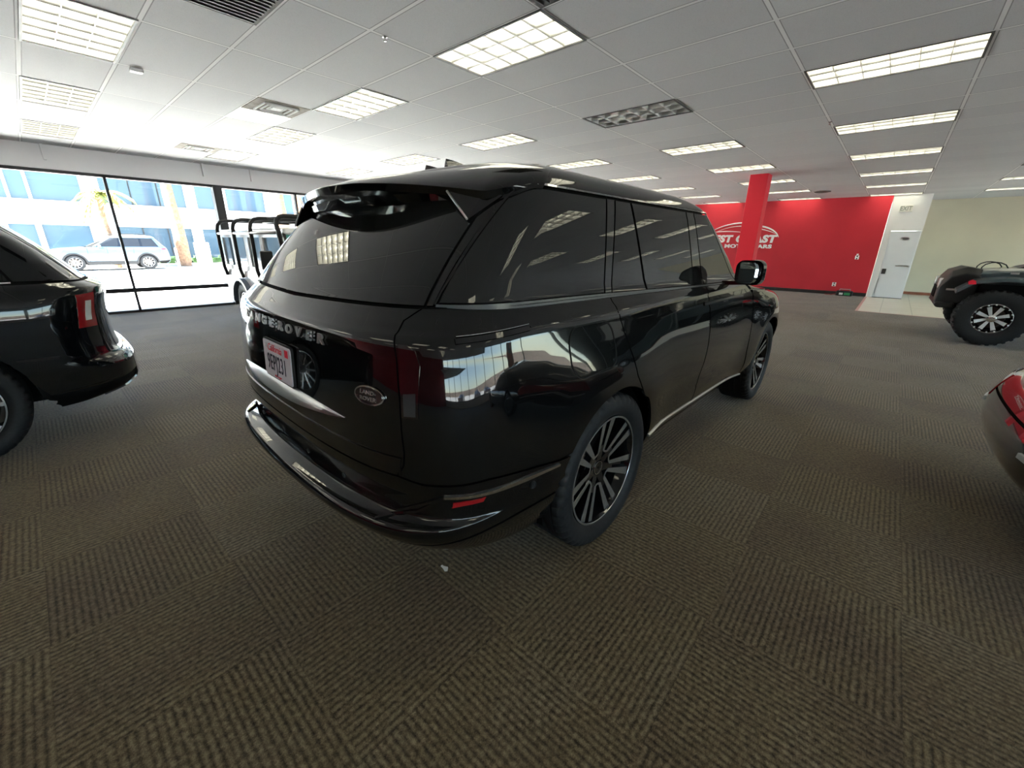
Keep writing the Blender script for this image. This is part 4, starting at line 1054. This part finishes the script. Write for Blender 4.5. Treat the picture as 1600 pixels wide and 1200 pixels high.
# ---- white off-roader with an outside roll cage, by the windows
def offroader():
    root = empty('car'); tag(root, 'boxy white off-roader with black outside roll cage by the street windows', 'car')
    P = M['whitepaint']; hw = .76
    def sidepoly(pts, name, m, y0=hw-.03, y1=hw):
        for sg in (-1, 1):
            b = MB(); b.prism(pts, sg*y0, sg*y1, 'y'); b.build(name, m, root, bevel=.006)
    ar = .42
    def archpts(cx, zb): return [(cx+ar*math.cos(R(a)), .37+ar*math.sin(R(a))) for a in range(180, -1, -15)]
    low = .40
    pts = [(-.92, low), (-ar, low)] + archpts(0, low) + [(ar, low), (2.5-ar, low)] + archpts(2.5, low) + [(2.5+ar, low), (3.05, low), (3.05, .90), (2.35, .96), (-.92, .96)]
    sidepoly(pts, 'body_side', P)
    b = MB(); b.box((-.93, -hw+.01, .40), (-.89, hw-.01, .96)); b.build('rear_panel', P, root)
    b = MB(); b.box((-.90, -.62, .36), (3.03, .62, .50)); b.box((-.88, -hw+.03, .88), (.30, hw-.03, .93)); b.build('chassis', M['shell'], root)
    b = MB(); b.prism([(2.30, .93), (3.05, .90), (3.05, .86), (2.30, .86)], -.60, .60, 'y'); b.build('bonnet', P, root, bevel=.02)
    b = MB(); b.box((3.03, -.55, .52), (3.08, .55, .88)); g = b.build('grille', M['plastic'], root)
    for sg in (-1, 1):
        b = MB(); b.lathe([(3.05, .085), (3.09, .085), (3.10, .07), (3.095, .001)], 24, 'x', Matrix.Translation((0, sg*.62, .74))); b.build('head_lamp', M['clearlens'], root)
    b = MB(); b.box((3.05, -.78, .40), (3.22, .78, .53)); b.build('front_bumper', M['plastic'], root, bevel=.02)
    b = MB(); b.box((-1.0, -.74, .42), (-.92, .74, .52)); b.build('rear_bumper', M['plastic'], root, bevel=.01)
    # upper cabin with windows
    up = [(-.92, .96), (2.15, .96), (1.95, 1.46), (-.88, 1.46)]
    for sg in (-1, 1):
        y = sg*(hw-.05)
        holes = [(-.80, -.30), (-.18, .34), (.52, 1.05), (1.18, 1.98)]
        b = MB()
        y0, y1 = min(y, y+sg*.03), max(y, y+sg*.03)
        b.box((-.92, y0, .96), (2.12, y1, 1.04)); b.box((-.92, y0, 1.53), (1.98, y1, 1.59))
        for xa, xb in ((-.92, -.80), (-.30, -.18), (.34, .52), (1.05, 1.18)): b.box((xa, y0, 1.04), (xb, y1, 1.53))
        b.build('cab_side', P, root)
        for (xa, xb) in holes:
            b = MB(); top = xb if xb < 1.5 else xb-.10
            b.prism([(xa, 1.04), (xb+(.06 if xb > 1.5 else 0), 1.04), (top, 1.53), (xa, 1.53)], y-.002 if sg > 0 else y+.002, y+sg*.006, 'y'); b.build('side_window', M['cabglass'], root)
        b = MB(); b.loft([[(2.10, y-.02, .96), (2.16, y-.02, .96), (2.16, y+.02, .96), (2.10, y+.02, .96)], [(1.93, y-.02, 1.59), (1.99, y-.02, 1.59), (1.99, y+.02, 1.59), (1.93, y+.02, 1.59)]], smooth=False); b.build('windscreen_pillar', M['plastic'], root)
    b = MB(); b.box((-.93, -hw+.04, 1.57), (2.0, hw-.04, 1.67)); b.build('roof', P, root, bevel=.03)
    b = MB(); b.prism([(2.14, .98), (2.155, .98), (1.985, 1.57), (1.97, 1.57)], -hw+.07, hw-.07, 'y'); b.build('windscreen', M['tealglass'], root)
    b = MB(); b.box((1.55, -.55, .90), (1.95, .55, 1.02)); b.build('dashboard', M['plastic'], root)
    b = MB(); b.tube([(1.35+.17*math.sin(2*PI*i/20)*.3, -.33+.17*math.cos(2*PI*i/20), 1.08+.17*math.sin(2*PI*i/20)) for i in range(20)], .014, 6, closed=True); b.build('steering_wheel', M['plastic'], root)
    for y in (-.33, .33):
        b = MB(); b.box((.75, y-.22, .80), (.87, y+.22, 1.28)); b.box((.8, y-.22, .75), (1.25, y+.22, .90)); b.build('seat', M['plastic'], root, bevel=.04)
    # the cage: three side hoops, the windscreen hoop, long rails
    tr = .030; yc = hw+.05; zt = 1.83
    for x in (-.74, .12, .95):
        b = MB(); pts = [(x, -hw-.02, .84), (x, -yc, 1.0), (x, -yc, 1.60)] + [(x, -yc+.16*(1-math.cos(R(a))), 1.67+.16*math.sin(R(a))) for a in (0, 30, 60, 90)]
        pts += [(px, -py, pz) for px, py, pz in pts[::-1]]
        b.tube(pts, tr, 10); b.build('cage_hoop', M['plastic'], root)
    b = MB(); pts = [(2.24, -hw-.01, .92), (2.20, -yc, 1.05), (2.05, -yc, 1.62)] + [(2.02-.04*math.sin(R(a)), -yc+.13*(1-math.cos(R(a))), 1.70+.13*math.sin(R(a))) for a in (0, 30, 60, 90)]
    pts += [(px, -py, pz) for px, py, pz in pts[::-1]]
    b.tube(pts, tr*1.15, 10); b.build('cage_hoop', M['plastic'], root)
    for y in (-.52, 0, .52):
        b = MB(); b.tube([(-.74, y, zt), (1.98, y, zt)], tr*.8, 8); b.build('cage_rail', M['plastic'], root)
    for sg in (-1, 1):
        b = MB(); b.tube([(-.74, sg*yc, 1.60), (2.05, sg*yc, 1.60)], tr*.8, 8); b.build('cage_rail', M['satin'], root)
        b = MB(); b.tube([(2.12, sg*(hw-.02), 1.02), (2.06, sg*(hw+.22), 1.0), (2.04, sg*(hw+.26), 1.10)], .011, 8); a = b.build('mirror_arm', M['plastic'], root)
        b = MB(); b.box((2.00, sg*(hw+.26)-.085, 1.07), (2.06, sg*(hw+.26)+.085, 1.34)); b.build('door_mirror', M['plastic'], root, bevel=.022)
        for cx in (0, 2.5):
            b = MB(); b.lathe([(-.02, ar-.03), (-.02, ar+.03), (.07, ar+.045), (.07, ar-.01)], 24, mx=Matrix.Translation((cx, sg*(hw+.02), .37)) @ Matrix.Rotation(0 if sg > 0 else PI, 4, 'Z'), a0=R(0), a1=R(180)); b.build('wheel_arch', M['slate'], root)
            make_wheel(.37, .22, .20, 'ten', root, (cx, sg*(hw-.07), .37), flip=(sg > 0), tread='mud')
        b = MB(); b.box((.5, min(sg*(hw-.01), sg*(hw+.04)), .42), (2.0, max(sg*(hw-.01), sg*(hw+.04)), .47)); b.build('side_step', M['plastic'], root)
    return root
M['cabglass'] = mat('grey_cab_glass', (.10, .14, .17), .03, spec=.8)
M['tealglass'] = mat('teal_tinted_windscreen', (.10, .34, .31), .04, spec=.7)
M['slate'] = mat('slate_blue_plastic', (.10, .115, .16), .4)
od = offroader(); od.location = (3.30, 8.92, 0); od.rotation_euler = (0, 0, R(-89))

# ---- dark lifted off-roader at the right, front half in the picture
def lifted():
    root = empty('car'); tag(root, 'dark grey lifted off-roader with big knobbly tyres at the right edge', 'car')
    P = M['greypaint']; wr = .445
    fx = 0.0     # front axle at x=0; the body runs back to x=-3.9
    # bonnet and wings
    rg = []
    for x, w_, z in ((-1.25, .70, 1.24), (-.8, .70, 1.235), (-.3, .68, 1.215), (.10, .66, 1.185), (.28, .64, 1.16)):
        rg.append([(x, -w_, .95), (x, -w_, z-.05), (x, -w_+.06, z-.012), (x, -w_*.5, z+.012), (x, 0, z+.018), (x, w_*.5, z+.012), (x, w_-.06, z-.012), (x, w_, z-.05), (x, w_, .95)])
    b = MB(); b.loft(rg, cap=True); b.build('bonnet', P, root)
    b = MB(); b.box((-1.25, -.69, .62), (.22, .69, .96)); b.build('engine_bay', M['shell'], root)
    for sg in (-1, 1):
        b = MB()
        for k in range(6): b.box((-1.1+k*.085, min(sg*.40, sg*.66), 1.232), (-1.045+k*.085, max(sg*.40, sg*.66), 1.248))
        b.build('bonnet_louvers', M['plastic'], root)
        # angular flared wing
        rg = []
        for x, z in ((-.86, .72), (-.66, .98), (-.46, 1.06), (.0, 1.075), (.32, 1.02), (.50, .86)):
            rg.append([(x, sg*.60, z-.02), (x, sg*.64, z+.02), (x*.98, sg*.95, z), (x*.98, sg*.955, z-.05), (x, sg*.92, z-.055)])
        b = MB(); b.loft(rg, cap=True, smooth=False); b.build('wing_flare', P, root)
        b = MB(); b.prism([(.30, .965), (.385, .955), (.40, 1.0), (.355, 1.035), (.315, 1.02)], min(sg*.80, sg*.958), max(sg*.80, sg*.958), 'y'); b.build('marker_lamp', M['redglow'], root)
        b = MB(); b.box((-.15, min(sg*.66, sg*.70), 1.13), (-.06, max(sg*.66, sg*.70), 1.16)); b.build('bonnet_latch', M['satin'], root)
        b = MB(); b.tube([(.24, sg*.30, 1.17)]+[(.09+.15*math.cos(R(a)), sg*.30, 1.20+.10*math.sin(R(a))) for a in (10, 40, 70, 90, 110, 140, 170)]+[(-.06, sg*.30, 1.19)], .009, 8); b.build('bonnet_loop', M['plastic'], root)
    b = MB(); b.prism([(-.90, 1.23), (-.14, 1.20), (-.22, 1.245), (-.5, 1.33), (-.88, 1.30)], -.34, .34, 'y'); b.build('bonnet_scoop', M['plastic'], root, bevel=.02)
    # nose: grille guard with slots and round lamps, steel bumper
    rg = []
    for x, w_, zt_, zb_ in ((.24, .66, 1.19, .66), (.42, .66, 1.22, .62), (.58, .64, 1.15, .60), (.68, .62, .98, .60), (.70, .60, .84, .62)):
        rg.append([(x, -w_, zb_), (x, -w_, zt_-.10), (x, -w_+.10, zt_), (x, w_-.10, zt_), (x, w_, zt_-.10), (x, w_, zb_)])
    b = MB(); b.loft(rg, smooth=False); gr = b.build('grille', M['plastic'], root, bevel=.015)
    for k in range(7):
        b = MB(); b.box((.67, -.30+k*.09, .68), (.712, -.255+k*.09, .88)); b.build('grille_slot', M['shell'], gr)
    for sg in (-1, 1):
        b = MB(); b.lathe([(.60, .09), (.70, .09), (.71, .075), (.70, .001)], 24, 'x', Matrix.Translation((0, sg*.44, .93))); b.build('head_lamp', M['clearlens'], root)
        b = MB(); b.box((.42, min(sg*.64, sg*.672), .83), (.60, max(sg*.64, sg*.672), .86)); b.build('badge_strip', M['satin'], root)
    b = MB(); b.prism([(.45, .54), (.66, .54), (.70, .58), (.68, .63), (.45, .63)], -.78, .78, 'y'); b.build('front_bumper', M['plastic'], root, bevel=.02)
    # scuttle, windscreen, doors, rear body, hard top
    b = MB(); b.box((-3.75, -.74, .60), (-1.25, .74, 1.22)); b.build('tub', P, root, bevel=.03)
    for sg in (-1, 1):
        for xa, xb in ((-1.32, -2.22), (-2.24, -3.0)):
            b = MB(); b.box((xb, min(sg*.74, sg*.765), .66), (xa, max(sg*.74, sg*.765), 1.21)); d = b.build('door', P, root, bevel=.015)
            b = MB(); b.box((xb+.06, min(sg*.765, sg*.79), 1.08), (xb+.20, max(sg*.765, sg*.79), 1.11)); b.build('door_handle', M['plastic'], d)
        b = MB(); b.prism([(-1.42, 1.24), (-3.65, 1.24), (-3.60, 1.74), (-1.68, 1.74)], min(sg*.69, sg*.71), max(sg*.69, sg*.71), 'y'); b.build('side_window', M['tint'], root)
        rg = []
        for x, z in ((-3.62, .72), (-3.42, 1.0), (-3.1, 1.06), (-2.75, 1.06), (-2.45, 1.0), (-2.28, .72)):
            rg.append([(x, sg*.70, z-.02), (x, sg*.72, z+.02), (x, sg*.95, z), (x, sg*.955, z-.05), (x, sg*.92, z-.055)])
        b = MB(); b.loft(rg, cap=True, smooth=False); b.build('wing_flare', P, root)
        b = MB(); b.box((-1.45, min(sg*.80, sg*1.0), 1.30), (-1.38, max(sg*.80, sg*1.0), 1.46)); m_ = b.build('door_mirror', M['plastic'], root, bevel=.02)
        b = MB(); b.box((-1.44, min(sg*.72, sg*.82), 1.27), (-1.38, max(sg*.72, sg*.82), 1.32)); b.build('mirror_arm', M['plastic'], m_)
    b = MB(); b.prism([(-1.27, 1.22), (-1.31, 1.22), (-1.62, 1.74), (-1.58, 1.74)], -.68, .68, 'y'); b.build('windscreen', M['tint'], root)
    b = MB(); b.tube([(-1.26, -.71, 1.22), (-1.58, -.70, 1.76), (-1.58, .70, 1.76), (-1.26, .71, 1.22)], .03, 8); b.build('windscreen_frame', P, root)
    b = MB(); b.box((-3.72, -.71, 1.73), (-1.58, .71, 1.82)); b.build('roof', M['plastic'], root, bevel=.03)
    b = MB(); b.box((-3.74, -.70, 1.20), (-3.70, .70, 1.74)); b.build('rear_window', M['tint'], root)
    for cx in (0, -2.95):
        for sg in (-1, 1): make_wheel(wr, .33, .235, 'eight', root, (cx, sg*.84, wr), flip=(sg > 0), tread='mud')
        b = MB(); b.tube([(cx, -.72, .42), (cx, .72, .42)], .06, 12); b.lathe([(-.09, .02), (-.05, .15), (.05, .15), (.09, .02)], 16, mx=Matrix.Translation((cx, .12, .42))); b.build('axle', M['shell'], root)
    b = MB(); b.box((-3.7, -.40, .55), (.5, -.32, .64)); b.box((-3.7, .32, .55), (.5, .40, .64)); b.build('chassis', M['shell'], root)
    return root
M['redglow'] = mat('bright_red_marker_lens', (.75, .03, .06), .2, coat=1)
lf = lifted(); lf.location = (11.08, -1.37, 0); lf.rotation_euler = (0, 0, PI/2)

# ------------------------------------------------------------------ things on and by the far walls
WX = XRW
def wall_text(name, tx, size, xs_, y, z, m, ext=.008, parent=None, **kw):
    vs, fs = text_mesh(tx, size, xs_, ext, **kw)
    b = MB(); b.add([(WX-.012-c, y-a, z+b_) for a, b_, c in vs], fs); return b.build(name, m, parent)
sg_ = empty('wall_sign', (WX, 4.45, 1.9)); tag(sg_, 'white car-outline and letter sign on the red wall behind the column', 'sign')
def kid(o, p):
    o.parent = p; o.matrix_parent_inverse = p.matrix_world.inverted() if 0 else Matrix.Translation(p.location).inverted(); return o
MW = mat('white_sign_letters', (.82, .82, .82), .35)
kid(wall_text('letters', 'WEST COAST', .34, 1.12, 4.64, 1.775, MW, shear=.12, bold=.020, space=1.10), sg_)
kid(wall_text('letters', 'MOTORCARS', .17, 1.45, 4.26, 1.52, MW, bold=.009, space=1.10), sg_)
b = MB()
for z in (1.46, 1.50, 1.54): b.box((WX-.02, 5.16, z-.010), (WX-.004, 5.50, z+.010))
kid(b.build('speed_lines', MW), sg_)
def swoosh(pts, r0):
    b = MB(); n = len(pts); b.tube([(WX-.014, y, z) for y, z in pts], r0, 6, rs=[r0*(.25+.75*math.sin(PI*min(1, max(0, (i+.3)/(n-.4))))) for i in range(n)]); return kid(b.build('car_outline', MW), sg_)
def curve(cp, n=24):
    out = []
    for i in range(n+1):
        t = i/n; q = 1-t; out.append(tuple(q**3*cp[0][k]+3*q*q*t*cp[1][k]+3*q*t*t*cp[2][k]+t**3*cp[3][k] for k in (0, 1)))
    return out
swoosh(curve([(5.75, 1.98), (5.2, 2.36), (4.4, 2.45), (3.9, 2.22)])+curve([(3.9, 2.22), (3.6, 2.16), (3.36, 2.02), (3.30, 1.84)])[1:], .030)
swoosh(curve([(5.45, 2.02), (5.0, 2.26), (4.5, 2.30), (4.0, 2.14)])+curve([(4.0, 2.14), (3.75, 2.10), (3.5, 2.02), (3.38, 1.94)])[1:], .016)
swoosh(curve([(5.9, 1.98), (5.2, 2.08), (4.9, 2.06), (4.5, 2.02)]), .018)
def plate(y, z, w_, h_, label, name, cat):
    r = empty(name, (WX, y, z)); tag(r, label, cat)
    b = MB(); b.box((-.008, -w_, -h_), (0, w_, h_)); b.build('cover', M['whiteplastic'], r, bevel=.003)
    b = MB()
    for k in (-.035, .035): b.box((-.011, -.018, k-.02), (-.006, .018, k+.02))
    b.build('socket', M['greylens'], r); return r
plate(1.37, .335, .055, .065, 'white power outlet low on the red wall', 'power_outlet', 'outlet')
plate(.95, 1.22, .05, .06, 'white thermostat cover higher up near the red wall end', 'wall_switch', 'switch')
b = MB(); b.box((WX-.03, .93, 1.29), (WX, .98, 1.335)); tag(b.build('wall_sensor', M['whiteplastic'], bevel=.004), 'little white sensor right above the thermostat cover', 'sensor')
# power tool box on the floor by the wall
r = empty('jump_starter', (WX-.24, 1.02, 0)); tag(r, 'black and green jump starter box on the carpet at the red wall', 'jump starter')
b = MB(); b.box((-.10, -.22, 0), (.12, .22, .16)); b.build('case', M['plastic'], r, bevel=.03)
b = MB(); b.box((-.108, -.16, .03), (-.099, .0, .11)); b.build('label_panel', mat('green_label', (.05, .32, .12), .5), r)
b = MB(); b.box((-.109, .03, .035), (-.099, .13, .10)); b.build('screen', M['whiteplastic'], r)
b = MB(); b.tube([(0, -.14, .15), (0, -.14, .21), (0, .14, .21), (0, .14, .15)], .014, 8); b.build('handle', M['satin'], r)
b = MB(); b.tube([(.0, .22, .05), (-.08, .34, .02), (.02, .42, .015), (-.05, .52, .02)], .012, 8); b.build('cable', mat('red_cable', (.25, .03, .03), .5), r)
# white door with its fittings, exit sign over it
r = empty('door_1', (WX+.065, -.055, 0)); tag(r, 'plain white door right of the red wall', 'door', kind='structure')
b = MB(); b.box((-.03, -.345, .012), (.012, .345, 2.02)); b.build('door_leaf', M['doorwhite'], r, bevel=.004)
b = MB(); b.box((-.055, -.30, .98), (-.03, .02, 1.02)); b.build('push_bar', M['satin'], r, bevel=.006)
b = MB(); b.lathe([(-.03, .035), (-.04, .03), (-.075, .025), (-.08, .001)], 16, 'x', Matrix.Translation((0, -.29, .98))); b.build('door_knob', M['satin'], r)
b = MB(); b.prism(oval(.11, .045), -.036, -.03, 'x', Matrix.Translation((0, -.02, 1.80))); b.build('door_plaque', M['greyplaque'] if 'greyplaque' in M else M['satin'], r)
b = MB(); b.box((-.05, .20, .74), (-.03, .30, .90)); b.build('notice', M['base'], r)
b = MB(); b.box((-.04, .315, .12), (-.03, .335, .60)); b.build('door_edge_bolt', M['satin'], r)
b = MB(); b.box((-.05, -.36, -.0), (.02, .36, .012)); b.build('threshold', M['base'], r)
r = empty('exit_sign', (WX+.02, .10, 2.66)); tag(r, 'small pale EXIT sign high above the white door', 'sign')
b = MB(); b.box((-.05, -.15, -.09), (0, .15, .09)); b.build('sign_box', mat('pale_sign_box', (.62, .62, .56), .5), r, bevel=.006)
vs, fs = text_mesh('EXIT', .17, .78, .001, bold=.003); b = MB(); b.add([(-.051-c, -a, b_) for a, b_, c in vs], fs); b.build('letters', mat('grey_green_letters', (.22, .25, .22), .5), r)
# scrap of tape on the carpet and a pale spot
b = MB(); b.add([(-.02, -.006, .001), (.0, -.012, .004), (.012, .004, .003), (.024, .010, .001), (.018, .018, .002), (0, .010, .007), (-.018, .006, .003)], [(0, 1, 5, 6), (1, 2, 4, 5), (2, 3, 4)]); b.add([(-.02, -.006, 0), (.0, -.012, 0), (.012, .004, 0), (.024, .010, 0), (.018, .018, 0), (0, .010, 0), (-.018, .006, 0)], [tuple(range(7))])
o = b.build('paper_scrap', M['whiteplastic']); o.location = (.987, 1.283, .0008); o.rotation_euler = (0, 0, R(60)); o.scale = (1.1,)*3; tag(o, 'tiny crumpled white scrap on the carpet behind the black SUV', 'scrap')
# ------------------------------------------------------------------ outdoors, street side
def ground_mat():
    m = mat('pale_concrete', (.5, .48, .45), .8, spec=.3); n = N(m)
    n.l(n.ramp(n.noise(.6, 5), [(.3, (.46, .44, .41)), (.7, (.56, .54, .50))]), n.b.inputs['Base Color']); return m
M['concrete'] = ground_mat()
M['facade'] = speck('white_office_render', (.80, .79, .76), .6, .03, .8)
M['blueglass'] = mat('blue_reflective_glazing', (.05, .085, .12), .04, spec=.5)
b = MB(); b.box((-40, YW+.06, -.15), (60, 60, -.02)); struct('ground_street', b, M['concrete'])
b = MB(); b.box((-40, 31.6, -.02), (60, 33.97, .10)); struct('ground_kerb', b, M['concrete'])
def office():
    r = empty('office_building', (5, 34, 0)); tag(r, 'white two-storey office building across the street with blue glass bands', 'building')
    def bld(nm, mb, m): o = mb.build(nm, m, r); o.matrix_parent_inverse = Matrix.Translation((-5, -34, 0)); return o
    up = [(-9.5, -.02), (.10, .72), (.84, 2.74), (3.5, 7.36), (7.92, 8.87), (9.6, 11.95), (12.6, 16), (17, 22)]
    dn = [(-9.5, -1.2), (-.32, .61), (.84, 2.68), (3.74, 7.36), (7.92, 8.87), (9.6, 11.95), (12.6, 16), (17, 22)]
    b = MB(); b.box((-12, 34.25, 0), (26, 44, 8)); bld('core', b, M['facade'])
    b = MB(); b.box((-12, 34, 2.15), (26, 34.25, 3.36)); b.box((-12, 34, 5.4), (26, 34.25, 8)); b.box((-12, 34, 0), (26, 34.25, .30)); bld('spandrel', b, M['facade'])
    b = MB()
    for lst, z0, z1 in ((up, 3.36, 5.4), (dn, .30, 2.15)):
        x = -12
        for a, c in lst + [(26, 26)]:
            b.box((x, 34, z0), (a, 34.25, z1)); x = c
    bld('pier', b, M['facade'])
    for lst, z0, z1 in ((up, 3.36, 5.4), (dn, .30, 2.15)):
        for k, (a, c) in enumerate(lst):
            b = MB(); b.box((a, 34.15, z0), (c, 34.2, z1)); g = bld('window', b, M['blueglass'])
            n_ = max(1, int((c-a)/1.2))
            b = MB()
            for q in range(1, n_): b.box((a+(c-a)*q/n_-.025, 34.11, z0), (a+(c-a)*q/n_+.025, 34.16, z1))
            if n_ > 1: o = b.build('mullion', M['darkmetal'], g)
    return r
office()
M['bark'] = speck('palm_bark', (.19, .11, .065), .9, .35, 9, bump=.6, bscale=30)
M['frond'] = speck('yellow_green_palm_fronds', (.17, .18, .035), .7, .3, 3)
def palm(x, y, h, r0, cr, label, seed, nf=16):
    rnd = random.Random(seed); t = empty('palm_tree', (x, y, .0)); tag(t, label, 'tree', 'palms across the street')
    b = MB(); n = 14; b.tube([(.05*math.sin(i*.5), 0, h*i/n) for i in range(n+1)], r0, 12, rs=[r0*(1.25-.45*i/n)*(1+.05*(i % 2)) for i in range(n+1)]); b.build('trunk', M['bark'], t)
    b = MB()
    for k in range(nf):
        a = 2*PI*k/nf+rnd.uniform(-.2, .2); el = rnd.uniform(-.1, .9); L = cr*rnd.uniform(.8, 1.1); pts = []
        for i in range(9):
            s_ = i/8; d = s_*L; pts.append(Vector((math.cos(a)*d*math.cos(el*(1-s_*.3)), math.sin(a)*d*math.cos(el*(1-s_*.3)), h + d*math.sin(el) - 1.1*cr*s_**2*.75)))
        b.tube(pts, .02, 5)
        for i in range(1, 9):
            p = pts[i]; tg = (pts[i]-pts[i-1]).normalized(); sd = tg.cross(Vector((0, 0, 1))).normalized()
            for sg in (-1, 1):
                for e in (0, .5):
                    q0 = p - tg*e*L/8; tip = q0 + sd*sg*L*.22*(1-abs(i/8-.45)) + tg*L*.12 - Vector((0, 0, L*.10))
                    w_ = tg*.035*cr
                    b.add([q0-w_, q0+w_, tip, q0+Vector((0, 0, .02*cr))], [(0, 1, 2), (1, 3, 2), (3, 0, 2)])
    b.build('crown', M['frond'], t)
    return t
palm(3.14, 31.6, 3.6, .13, 1.5, 'short palm with yellow fronds left of the first window mullion', 1, 18)
palm(6.12, 31.6, 6.2, .27, 1.9, 'tall palm trunk behind the tail of the silver blue crossover', 2)
palm(12.0, 31.5, 6.6, .30, 1.3, 'left one of two thick palm trunks seen above the white off-roader', 3)
palm(11.95, 28.6, 7.0, .27, 1.3, 'right one of two thick palm trunks seen above the white off-roader', 4)
M['hedge'] = speck('low_green_hedge', (.02, .05, .012), .9, .5, 14, bump=1, bscale=20)
rnd = random.Random(5)
b = MB()
for k in range(260):
    x, y, z = rnd.uniform(-3.2, 3.2), rnd.uniform(-.3, .3), rnd.uniform(0, .42)
    a, c = rnd.uniform(0, 2*PI), rnd.uniform(.07, .13); d = Vector((math.cos(a), math.sin(a), rnd.uniform(.2, 1))).normalized()*c; s_ = d.orthogonal().normalized()*c*.5; p = Vector((x, y, z))
    b.add([p-d, p+s_, p+d, p-s_], [(0, 1, 2, 3)])
for i in range(8): b.box((-3.2+.8*i, -.22, 0), (-2.5+.8*i, .22, .3))
o = b.build('hedge', M['hedge']); o.location = (8.4, 33.0, .1); tag(o, 'low green hedge at the foot of the white office building', 'hedge')
b = MB(); b.box((-.36, -.2, 0), (.36, .2, 1.22)); o = b.build('utility_box', M['facade'], bevel=.03); o.location = (7.3, 32.3, .1); tag(o, 'white utility box beside the tall palm trunk across the street', 'utility box')
b = MB(); b.lathe([(0, .07), (1.0, .07), (1.06, .04), (1.07, .001)], 16, 'z', cap=True); o = b.build('bollard', M['facade']); o.location = (5.75, 31.2, -.02); tag(o, 'short white bollard just behind the silver blue crossover', 'bollard')

# ------------------------------------------------------------------ car-park side (seen mirrored in the glossy bodywork)
b = MB(); b.box((-60, -80, -.15), (70, YB-.16, -.02)); struct('ground_carpark', b, speck('grey_asphalt', (.24, .235, .23), .85, .15, 1.5))
b = MB(); b.box((-60, -60, 0), (70, -58, 3.2)); struct('wall_distant', b, speck('distant_tan_buildings', (.35, .26, .2), .8, .3, .3))
def park(x, y, rz, label):
    o = copy_tree(mc); o.location = (x, y, -.02); o.rotation_euler = (0, 0, rz); tag(o, label, 'car', 'cars in the car park'); return o
park(1.5, -17, R(85), 'dark car parked outside behind the camera, nearest the glass')
park(5.6, -18.5, R(95), 'dark car parked outside behind the camera, second along')
park(-4.5, -16.5, R(90), 'dark car parked outside behind the camera, third along')
# orange poster hung inside the car-park glass
b = MB(); b.box((-.5, -.004, -.5), (.5, .004, .5)); o = b.build('poster', mat('orange_poster', (.85, .13, .04), .5)); o.location = (8.6, YB+.03, 1.75); o.rotation_euler = (0, R(20), 0); tag(o, 'orange square poster hung on the car-park glass', 'poster')
b = MB(); b.box((-.2, .004, -.2), (.2, .008, .2)); b.build('poster_square', M['greylens'], o)
